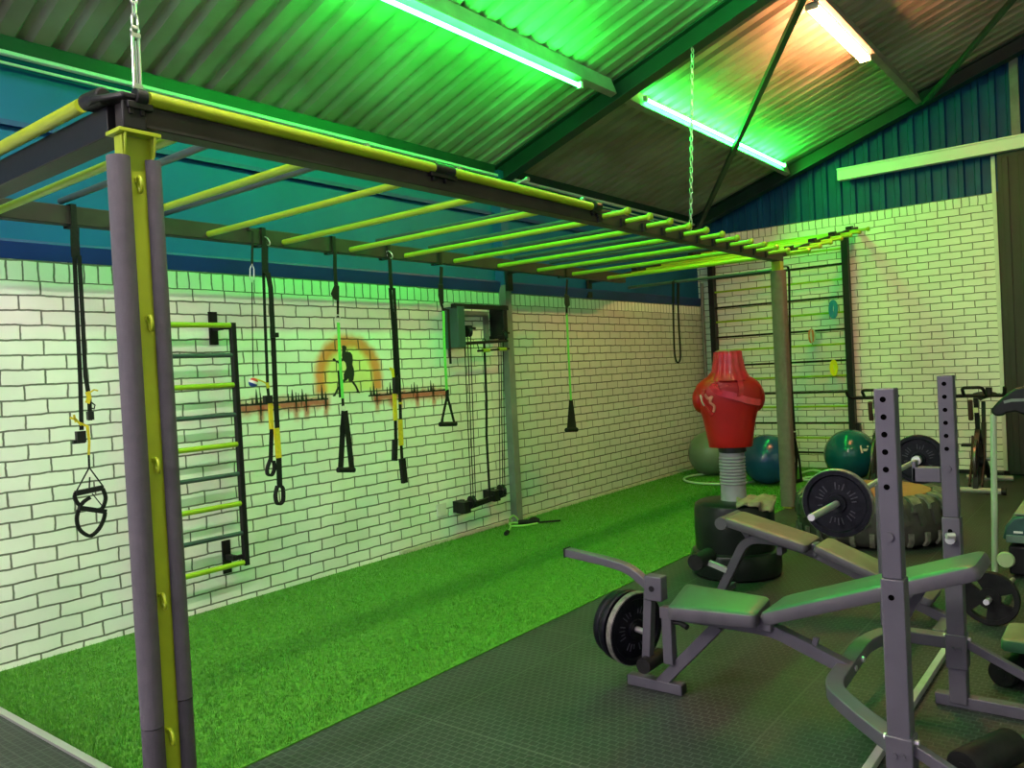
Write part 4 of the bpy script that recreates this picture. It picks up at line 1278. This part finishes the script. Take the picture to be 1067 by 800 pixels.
# ------------------------------------------------------------------ plates and bars
def plate(mb_root, c, axis, r, th, m=None, name='weight_plate', rim=None, bore=.016, slots=False, label=None):
    mb = MB(); h = th / 2
    if slots:
        # outer tyre, hub, three spokes leave kidney shaped hand holes
        mb.ring_lathe([(r * .80, -h), (r * .97, -h), (r, -h * .6), (r, h * .6), (r * .97, h), (r * .80, h)], c, axis, 44)
        mb.ring_lathe([(bore, -h), (r * .38, -h), (r * .38, h), (bore, h)], c, axis, 32)
        ax = V(axis).normalized(); u_ = V((0, 0, 1)); w_ = ax.cross(u_)
        n = 16
        for s0, s1 in ((.35, 1.75 + .35), (2.45, 3.85), (4.55, 5.95)):
            for k in range(n):
                a = s0 + (s1 - s0) * k / n; b_ = s0 + (s1 - s0) * (k + 1) / n
                q = [V(c) + (u_ * math.sin(x_) + w_ * math.cos(x_)) * rr - ax * h * .7 for x_, rr in ((a, r * .36), (b_, r * .36), (b_, r * .82), (a, r * .82))]
                mb.prism(q, ax * th * .7)
    else:
        mb.ring_lathe([(bore, -h * .9), (r * .18, -h * .9), (r * .2, -h), (r * .26, -h), (r * .28, -h * .45), (r * .80, -h * .45), (r * .84, -h), (r * .97, -h), (r, -h * .6), (r, h * .6), (r * .97, h), (r * .84, h), (r * .80, h * .45), (r * .28, h * .45), (r * .26, h), (r * .2, h), (r * .18, h * .9), (bore, h * .9)], c, axis, 56)
        # raised marks on the face (weight figures are not readable)
        ax = V(axis).normalized(); u_ = ax.orthogonal().normalized(); w_ = ax.cross(u_)
        mb.mi = 1
        for sg in (-1, 1):
            for k in range(30):
                if k % 10 in (4, 5, 9): continue
                a = 2 * PI * k / 30; d_ = u_ * math.cos(a) + w_ * math.sin(a)
                p0 = V(c) + d_ * (r * .42) + ax * (sg * h * .45); p1 = V(c) + d_ * (r * (.62 if k % 3 else .55)) + ax * (sg * h * .45)
                mb.bar([p0, p1], r * .028, .006, d_.cross(ax))
        mb.mi = 0
    o = mb.build(name, [m or M['iron'], M['mark']], mb_root)
    if rim:
        MB().ring_lathe([(r * .965, -h * 1.02), (r * 1.004, -h * .62), (r * 1.004, h * .62), (r * .965, h * 1.02)], c, axis, 56).build('worn_rim', rim, o)
    return o


# barbell racked on the far bench
BXR, BZ = 3.74, .78
bb_ = thing('barbell', 'loaded barbell racked above the far bench, round black plate facing out', 'barbell', (BXR, 4.7, BZ))
MB().cyl((BXR, 3.72, BZ), (BXR, 5.72, BZ), .0145, 16).build('bar', M['chrome'], bb_)
MB().cyl((BXR, 3.48, BZ), (BXR, 3.83, BZ), .0155, 16).build('sleeve_end', M['chrome'], bb_)
MB().cyl((BXR, 3.885, BZ), (BXR, 3.93, BZ), .028, 16).build('collar', M['chrome'], bb_)
MB().cyl((BXR, 5.50, BZ), (BXR, 5.54, BZ), .028, 16).build('collar', M['chrome'], bb_)
plate(bb_, (BXR, 3.86, BZ), (0, 1, 0), .160, .040, rim=M['iron_rim'])
plate(bb_, (BXR, 5.58, BZ), (0, 1, 0), .155, .045)

# ------------------------------------------------------------------ near weight bench
GB = 'grey steel weight benches'
wbn = thing('weight_bench', 'grey steel incline weight bench with tall drilled uprights in the foreground', 'weight bench', (3.6, 3.2, 0), GB)
S = M['steel_grey']
YC = 3.19
MB().b2((2.965, YC - .0, .005), (3.235, YC + .05, .052)).build('front_foot', S, wbn, bevel=.003)
for xx in (2.965, 3.235):
    MB().b2((xx - .004, YC + .004, .009), (xx + .004, YC + .046, .048)).build('end_plug', M['black_plastic'], wbn)
MB().bar([(3.42, YC + .02, .345), (3.13, YC + .025, .04)], .045, .05, (0, 1, 0)).build('strut', S, wbn, bevel=.003)
MB().b2((3.167, YC - .0235, .145), (3.213, YC + .0235, .36)).build('front_post', S, wbn, bevel=.003)
MB().bar(fillet([(3.16, YC, .372), (3.60, YC, .372), (3.68, YC, .365), (3.955, YC, .262)], .05, 4), .05, .05, (0, 1, 0)).build('main_tube', S, wbn, bevel=.003)
MB().box((3.64, YC, .40), (.06, .09, .06)).build('hinge', S, wbn, bevel=.004)
mb = MB().bar([(3.825, YC, .325), (3.835, YC, .365)], .02, .02, (0, 1, 0)); mb.build('adjuster_stop', S, wbn)
# knob on the front post
MB().cyl((3.215, YC, .33), (3.255, YC, .33), .009, 10).cyl((3.255, YC - .01, .335), (3.29, YC - .02, .325), .013, 10).build('knob', M['black_plastic'], wbn)


def pad(root, poly, th, m, side, name='seat', ctr=None):
    """upholstered pad: poly is the lower outline, extruded along its normal with rounded edges"""
    p = [V(q) for q in poly]
    nrm = (p[1] - p[0]).cross(p[2] - p[1]).normalized()
    if nrm.z < 0: nrm = -nrm
    c = sum(p, V()) / len(p)
    pr = fillet(p + [p[0], p[1]], .03, 4)
    # closed rounded outline
    out = []
    n = len(p)
    for i in range(n):
        a, b_, d = p[i - 1], p[i], p[(i + 1) % n]
        r_ = .032
        p0 = b_ + (a - b_).normalized() * r_; p1 = b_ + (d - b_).normalized() * r_
        for k in range(5):
            t_ = k / 4; out.append(p0 * (1 - t_) ** 2 + b_ * 2 * t_ * (1 - t_) + p1 * t_ * t_)
    rings = []
    for f_, h in ((.98, 0), (1.0, .006), (1.0, th * .72), (.985, th * .9), (.955, th)):
        rings.append([c + (q - c) * f_ + nrm * h for q in out])
    rings.append([c + (q - c) * .80 + nrm * (th + .004) for q in out])
    mb = MB(); mb.loft(rings[:4], cap=False); mb.mi = 0
    o_ = len(mb.f)
    mb2 = MB(); mb2.loft(rings[3:])
    o = mb2.build(name, m, root, smooth=50)
    mb.loft([rings[0], [c + (q - c) * .3 for q in out]])
    mb.build('pad_edge', side, o, smooth=50)
    return o


z0 = .398
pad(wbn, [(3.275, 3.02, z0), (3.635, 3.08, z0), (3.60, 3.35, z0), (3.18, 3.39, z0)], .055, M['pad_vinyl'], M['pad_side'], 'seat')
bk0 = V((3.665, YC - .12, .415)); dx = V((.765, 0, .275)); wd = V((0, .27, 0))
pad(wbn, [bk0, bk0 + dx, bk0 + dx + wd, bk0 + wd], .052, M['pad_vinyl'], M['pad_side'], 'backrest')
MB().bar([(3.66, YC, .405), (4.36, YC, .655)], .035, .02, (0, 1, 0)).build('backrest_rail', M['black_metal'], wbn)
MB().bar([ony(963, 610, YC + .05), ony(931, 664, YC + .12)], .03, .03, (0, 1, 0)).build('backrest_support', S, wbn)
# U-shaped base loop between the uprights
XU = 4.262
lp = fillet([(XU, 2.62, .262), (4.06, 2.83, .262), (3.955, 2.96, .262), (3.925, 3.50, .262), (3.99, 3.70, .262), (4.24, 3.70, .262)], .09, 6)
MB().bar(lp, .05, .062, (0, 0, 1)).build('base_loop', S, wbn, bevel=.004)
mb = MB()
for k in range(3):
    p = V((3.958, 3.10 + k * .11, .262)); MB().cyl(p, p + V((.018, 0, 0)), .012, 8).build('bolt', M['chrome'], wbn)
for yy, xx in ((2.63, XU), (3.685, 4.243)):
    up = MB().b2((xx - .033, yy - .033, 0.02), (xx + .033, yy + .033, .785)).build('upright', S, wbn, bevel=.004)
    MB().b2((xx - .029, yy - .029, .785), (xx + .029, yy + .029, 1.363)).build('inner_upright', S, up, bevel=.004)
    mb = MB()
    for zz in [1.33 - .053 * k for k in range(6)] + [.73]:
        yf = yy - (.0295 if zz > .79 else .0335)
        MB().cyl((xx - .003, yf - .0006, zz), (xx - .003, yf + .006, zz), .0088, 16).build('hole', M['hole'], up)
    mb = MB().cyl((xx - .003, yy - .036, .915 if yy < 3 else .985), (xx - .003, yy - .028, .915 if yy < 3 else .985), .014, 14)
    mb.build('plug', S, up)
    MB().b2((4.155, yy - .025, .003), (4.78, yy + .025, .05)).build('foot', S, wbn, bevel=.003)
    MB().bar([(xx + .03, yy, .27), (4.74, yy, .045)], .034, .034, (0, 1, 0)).build('brace', S, wbn, bevel=.003)
    MB().box((xx, yy, .235), (.078, .078, .14)).build('joint_sleeve', S, wbn, bevel=.004)
    mb = MB()
    for sx in (-1, 1):
        MB().cyl((xx + sx * .037, yy, .285), (xx + sx * .050, yy, .285), .010, 8).build('bolt', M['chrome'], wbn)
        MB().cyl((xx - .012 * sx, yy - .037, .25), (xx - .012 * sx, yy - .047, .25), .008, 8).build('bolt', S, wbn)
# bar catch on the rear upright
mb = MB().b2((4.105, 3.66, .925), (4.212, 3.71, .985)); mb.b2((4.105, 3.66, .925), (4.12, 3.71, 1.01)); mb.build('bar_catch', S, wbn, bevel=.003)
MB().cyl((4.243, 3.62, .70), (4.243, 3.652, .70), .018, 12).cyl((4.235, 3.60, .72), (4.26, 3.62, .72), .012, 8).build('locking_pin', M['chrome'], wbn)
# leg developer
ldv = MB().bar(fillet([(2.665, YC, .588), (2.90, YC, .565), (3.01, YC, .545), (3.11, YC, .475), (3.12, YC, .43)], .08, 6), .048, .038, (0, 1, 0)).build('leg_lever', S, wbn, bevel=.004)
MB().b2((2.660, YC - .026, .565), (2.668, YC + .026, .61)).build('lever_end', M['black_plastic'], ldv)
MB().box((3.135, YC, .475), (.085, .062, .11)).build('pivot', S, wbn, bevel=.006)
MB().cyl((3.13, YC - .034, .475), (3.13, YC + .034, .475), .013, 12).build('pivot_pin', M['black_plastic'], wbn)
MB().bar([(3.105, YC, .46), (3.075, YC, .115)], .045, .04, (0, 1, 0)).build('lever_post', S, wbn, bevel=.003)
MB().cyl(V((3.075, YC, .262)) - V((1, -.28, -.05)).normalized() * .215, V((3.075, YC, .262)), .0135, 14).build('plate_peg', M['chrome'], wbn)
MB().cyl((3.085, YC - .06, .13), (3.085, YC + .10, .13), .035, 16).build('leg_roller', M['rubber'], wbn)
gp = 'weight plates on the leg lever'
PAX = V((1, -.28, -.05)).normalized()
def PC(xx): return V((3.075, YC, .262)) + PAX * ((xx - 3.075) * 1.04)

for i, (xx, rr, th, rim) in enumerate(((3.005, .168, .034, M['iron_rim']), (2.955, .165, .034, None), (2.905, .15, .036, None))):
    t = plate(None, PC(xx), PAX, rr, th, rim=None, bore=.016)
    tag(t, ('black weight plate with a worn pale rim, nearest the bench post on the lever', 'black weight plate in the middle of the lever stack', 'outermost black weight plate on the lever, lit green on top')[i], 'weight plate', gp)
    if rim:
        h = th / 2
        MB().ring_lathe([(rr * .965, -h * 1.02), (rr * 1.004, -h * .62), (rr * 1.004, h * .62), (rr * .965, h * 1.02)], PC(xx), PAX, 56).build('worn_rim', rim, t)

# loose bar lying under the bench
o = MB().bar([(4.078, 2.50, .018), (4.085, 4.30, .018)], .030, .030, (1, 0, 0)).build('steel_bar', M['steel_light'], bevel=.003)
tag(o, 'pale steel bar lying on the floor between the two uprights', 'bar')

# ------------------------------------------------------------------ far decline bench
YF = 4.74
fb = thing('weight_bench', 'tan padded decline bench with a bent grey leg, beside the red dummy', 'weight bench', (3.2, YF, 0), GB)
MB().bar(fillet([(2.745, YF, .02), (2.93, YF, .372), (3.10, YF, .380), (3.31, YF, .335), (3.62, YF, .205), (4.02, YF, .035)], .12, 8), .052, .052, (0, 1, 0)).build('main_tube', S, fb, bevel=.004)
MB().b2((2.72, YF - .18, .003), (2.77, YF + .18, .04)).build('front_foot', S, fb, bevel=.003)
MB().b2((3.99, YF - .25, .003), (4.05, YF + .25, .05)).build('rear_foot', S, fb, bevel=.003)
MB().box((3.33, YF, .345), (.06, .08, .075)).build('hinge', S, fb, bevel=.004)
a = V((2.835, YF - .135, .468)); dx = V((.49, 0, -.125)); wd = V((0, .27, 0))
sp_ = pad(fb, [a, a + dx, a + dx + wd, a + wd], .05, M['pad_tan'], M['pad_side'], 'seat')
MB().cyl((2.825, YF - .137, .478), (2.825, YF + .137, .478), .038, 20).build('seat_roll', M['pad_side'], fb)
MB().bar([(2.95, YF, .375), (2.90, YF, .44)], .04, .03, (0, 1, 0)).build('seat_bracket', S, fb)
a = V((3.36, YF - .125, .355)); dx = V((.60, 0, -.235)); wd = V((0, .26, 0))
pad(fb, [a, a + dx, a + dx + wd, a + wd], .045, M['pad_tan'], M['pad_side'], 'backrest')
MB().bar([(2.80, YF - .02, .165), (2.66, YF - .04, .215)], .03, .03, (0, 1, 0)).build('roller_arm', M['steel_light'], fb)
MB().cyl((2.645, YF - .14, .222), (2.645, YF + .07, .222), .050, 20).build('foam_roller', M['rubber'], fb)
MB().b2((3.13, YF - .045, .30), (3.16, YF + .045, .345)).build('stop_bracket', S, fb)
for yy in (4.62, 4.90):
    up = MB().b2((BXR - .022, yy - .022, .0), (BXR + .022, yy + .022, .755)).build('upright', S, fb, bevel=.003)
    MB().b2((BXR - .03, yy - .012, .745), (BXR + .03, yy + .012, .766)).b2((BXR + .02, yy - .012, .76), (BXR + .03, yy + .012, .80)).build('bar_rest', S, up)
MB().b2((BXR - .022, 4.62, .13), (BXR + .022, 4.90, .165)).build('cross_tube', S, fb)

# ------------------------------------------------------------------ floor barbell
t = thing('barbell', 'barbell lying on the floor at right, black plate with hand holes', 'barbell', (4.20, 5.4, 0))
bf = onz(1056, 584, .02)
bf = bf if bf.y < 5.8 else V((4.2, 5.8, .02))
MB().cyl((4.20, 4.74, .150), (bf.x, bf.y, .0165), .0145, 16).build('bar', M['chrome'], t)
MB().cyl((4.20, 4.89, .145), (4.20, 4.93, .145), .026, 14).build('collar', M['chrome'], t)
plate(t, (4.20, 4.85, .145), (0, 1, 0), .142, .04, slots=True, m=M['rubber'])

# ------------------------------------------------------------------ treadmill at the right edge
tmx = thing('treadmill', 'treadmill at the right edge with a pale upright and dark green hood', 'treadmill', (4.6, 6.2, 0))
YT = 5.95
p0 = ony(1037, 600, YT); p1 = ony(1035, 432, YT)
MB().tube([V((p0.x, YT, .02)), V((p1.x, YT, p1.z))], .019, 14).build('pole', mat('pale_green_steel', (.36, .45, .30), .4), tmx)
hp0 = [(1033, 431), (1033, 426), (1039, 419), (1047, 411.5), (1057, 405), (1068, 402.5)]
hp1 = [(1068, 433), (1058, 429), (1049, 430.5), (1045, 433), (1039, 434)]
o_ = [ony(a, b_, YT - .03) for a, b_ in hp0]; i_ = [ony(a, b_, YT - .03) for a, b_ in hp1]
far_ = [o_[-1] + V((.30, 0, .0)), o_[-1] + V((.75, 0, -.08)), i_[0] + V((.75, 0, -.04))]
mb = MB().prism(o_ + far_ + i_, (0, .07, 0)); mb.build('handrail', M['black_plastic'], tmx, bevel=.012)
MB().bar([ony(a, b_, YT - .034) for a, b_ in ((1046, 419), (1054, 417), (1068, 416.5), (1110, 417))], .010, .018, (0, 1, 0)).build('grip_strip', M['col_grey'], tmx)
MB().tube([V((p1.x + .85, YT, .02)), V((p1.x + .85, YT, p1.z + .1))], .019, 14).build('pole', bpy.data.materials['pale_green_steel'], tmx)
x0 = ony(1043, 560, YT - .1).x
hd = MB(); 
hp = [(x0, .24), (x0 + .02, .33), (x0 + .06, .385), (x0 + .12, .40), (x0 + .55, .40), (x0 + .60, .24)]
hd.prism([(a, YT - .05, z_) for a, z_ in hp], (0, .72, 0)); hd.build('hood', M['tank_green'], tmx, bevel=.015)
MB().b2((x0 + .02, YT - .055, .225), (x0 + .6, YT + .68, .275)).build('hood_lip', mat('grey_green_plastic', (.11, .16, .13), .45), tmx, bevel=.006)
MB().b2((x0 + .07, YT - .04, .40), (x0 + .52, YT + .66, .415)).build('hood_top', M['tank_top'], tmx, bevel=.006)
q = ony(1060, 554.5, YT - .055)
MB().b2((q.x - .02, YT - .0585, q.z - .006), (q.x + .03, YT - .05, q.z + .006)).build('badge', M['white_paint'], tmx)
MB().b2((x0 + .03, YT - .03, .02), (x0 + 1.6, YT + .65, .20)).build('deck', M['black_plastic'], tmx, bevel=.01)
MB().b2((x0 + .6, YT + .05, .20), (x0 + 1.58, YT + .57, .206)).build('belt', M['rubber'], tmx)
mb = MB(); c = ony(1043.5, 585, YT - .25)
mb.lathe([(1e-6, -.02), (.045, -.018), (.052, 0), (.045, .018), (1e-6, .02)], (c.x, YT - .06, c.z - .03), (0, 1, 0), 20)
mb.build('foot_wheel', mat('pale_green_plastic', (.42, .48, .28), .5), tmx)

# ------------------------------------------------------------------ low padded bench corner + foam rollers
sb_ = thing('sit_up_bench', 'low bench with a tan top cut off at the right edge', 'bench', (4.7, 4.3, 0))
c = onz(1067, 668, .22)
a0 = onz(1046, 656, .22)
pl = [V((a0.x, a0.y - .14, .17)), V((a0.x + .75, a0.y - .14, .17)), V((a0.x + .75, a0.y + .14, .17)), V((a0.x, a0.y + .14, .17))]
pad(sb_, pl, .05, M['pad_tan'], mat('green_vinyl_side', (.06, .20, .09), .4), 'pad')
for xx in (a0.x + .2, a0.x + .6):
    MB().b2((xx - .02, a0.y - .1, .0), (xx + .02, a0.y + .1, .17)).build('leg', S, sb_)


def froller(label, a, b_, r):
    a = V(a); b_ = V(b_); d_ = (b_ - a).normalized()
    t = thing('foam_roller', label, 'foam roller', ((a + b_) / 2 - V((0, 0, r))), 'black foam rollers on the floor')
    Ln = (b_ - a).length
    MB().lathe([(.022, .0), (r * .93, .0), (r, .008), (r, Ln - .008), (r * .93, Ln), (.022, Ln)], a, d_, 28).build('foam', M['rubber'], t)
    MB().cyl(a - d_ * .004, b_ + d_ * .004, .021, 14).build('core', M['black_plastic'], t)


froller('black foam roller on the floor behind the rear upright brace', onz(1043, 702, .058), onz(1092, 678, .058), .058)
froller('black foam roller on the floor at the bottom right corner', onz(1003, 801, .062), onz(1054, 776, .062), .060)

# ------------------------------------------------------------------ spin bikes by the back wall
def spin_bike(x, y, label, hw=.28):
    t = thing('spin_bike', label, 'exercise bike', (x, y, 0), 'spin bikes by the back wall')
    K = M['black_metal']
    o = V((x, y, 0))
    def P_(a, b_, c): return o + V((a, b_, c))
    MB().cyl(P_(-.24, -.42, .04), P_(.24, -.42, .04), .028, 14).build('front_stabiliser', M['steel_light'], t)
    MB().cyl(P_(-.22, .50, .04), P_(.22, .50, .04), .028, 14).build('rear_stabiliser', M['steel_light'], t)
    mb = MB()
    for sx in (-.24, .24): mb.cyl(P_(sx - .02, -.42, .04), P_(sx + .02, -.42, .04), .036, 12)
    mb.build('wheel_cap', M['black_plastic'], t)
    mb = MB().bar([P_(0, -.42, .05), P_(0, -.30, .46), P_(0, -.14, .62)], .05, .05, (1, 0, 0)).bar([P_(0, -.16, .60), P_(0, .12, .28), P_(0, .50, .06)], .05, .06, (1, 0, 0)).bar([P_(0, .12, .28), P_(0, .24, .66)], .045, .05, (1, 0, 0)).bar([P_(.055, -.42, .08), P_(.055, -.22, .30), P_(.055, -.1, .55)], .02, .04, (1, 0, 0)).bar([P_(-.055, -.42, .08), P_(-.055, -.22, .30), P_(-.055, -.1, .55)], .02, .04, (1, 0, 0))
    mb.build('frame', K, t, bevel=.004)
    MB().ring_lathe([(.03, -.012), (.17, -.010), (.22, -.016), (.235, -.010), (.235, .010), (.22, .016), (.17, .010), (.03, .012)], P_(0, -.22, .30), (1, 0, 0), 40).build('flywheel', mat('dark_flywheel_steel', (.10, .09, .08), .35, metal=.6), t)
    MB().lathe([(1e-6, -.03), (.05, -.03), (.05, .03), (1e-6, .03)], P_(.02, -.22, .30), (1, 0, 0), 20).build('hub', K, t)
    hp_ = MB().bar([P_(0, -.14, .60), P_(0, -.20, .95)], .04, .045, (1, 0, 0)).build('handlebar_post', K, t)
    MB().bar([P_(.0, -.222, .80), P_(0, -.226, .85)], .046, .012, (1, 0, 0)).build('label_sticker', mat('pale_yellow_sticker_%d' % int(x * 100), (.7, .7, .4), .5), hp_)
    MB().bar([P_(-.05, -.19, .72), P_(-.05, -.215, .93)], .045, .05, (1, 0, 0)).build('bottle', M['brown_bottle'], t, bevel=.012)
    mb = MB()
    mb.tube(fillet([P_(-hw, -.40, 1.06), P_(-hw + .01, -.34, .975), P_(-.13, -.22, .97), P_(.13, -.22, .97), P_(hw - .01, -.34, .975), P_(hw, -.40, 1.06)], .05, 5), .017, 10)
    mb.tube(fillet([P_(-.10, -.22, .97), P_(-.10, -.34, 1.06), P_(.08, -.34, 1.06), P_(.10, -.22, .97)], .04, 5), .016, 10)
    mb.build('handlebar', M['rubber'], t)
    MB().cyl(P_(.14, -.36, .99), P_(.14, -.36, 1.06), .03, 12).build('knob', M['black_plastic'], t)
    MB().bar([P_(0, .235, .62), P_(0, .28, .88)], .035, .045, (1, 0, 0)).build('seat_post', K, t)
    mb = MB(); rings = []
    for yy, w, zz in ((.10, .02, .93), (.16, .03, .935), (.26, .06, .94), (.34, .11, .945), (.40, .12, .955), (.44, .09, .95)):
        rings.append([P_(w * math.cos(2 * PI * k / 14), yy, zz + .028 * math.sin(2 * PI * k / 14)) for k in range(14)])
    mb.loft(rings).build('saddle', M['rubber'], t, smooth=60)
    cr = MB().cyl(P_(-.09, .04, .30), P_(.09, .04, .30), .022, 12).bar([P_(.085, .04, .30), P_(.095, -.07, .17)], .02, .03, (1, 0, 0)).bar([P_(-.085, .04, .30), P_(-.095, .15, .43)], .02, .03, (1, 0, 0)).build('crank', M['chrome'], t)
    MB().box(P_(.15, -.07, .17), (.10, .09, .03)).build('pedal', M['black_plastic'], cr); MB().box(P_(-.15, .15, .43), (.10, .09, .03)).build('pedal', M['black_plastic'], cr)
    return t


spin_bike(3.52, 9.55, 'black spin bike with upturned handlebar right of the rear upright')
spin_bike(2.56, 9.55, 'black spin bike mostly hidden behind the front upright', .245)

# ------------------------------------------------------------------ world, view
w = bpy.data.worlds.new('world'); scene.world = w
w.use_nodes = True
bg = w.node_tree.nodes['Background']
WORLD = (.80, .62, 1.0)
bg.inputs[0].default_value = (*WORLD, 1); bg.inputs[1].default_value = 1
vs_ = scene.view_settings
vs_.view_transform = 'Standard'; vs_.look = 'None'; vs_.gamma = 1; vs_.use_curve_mapping = False
vs_.exposure = 0.0
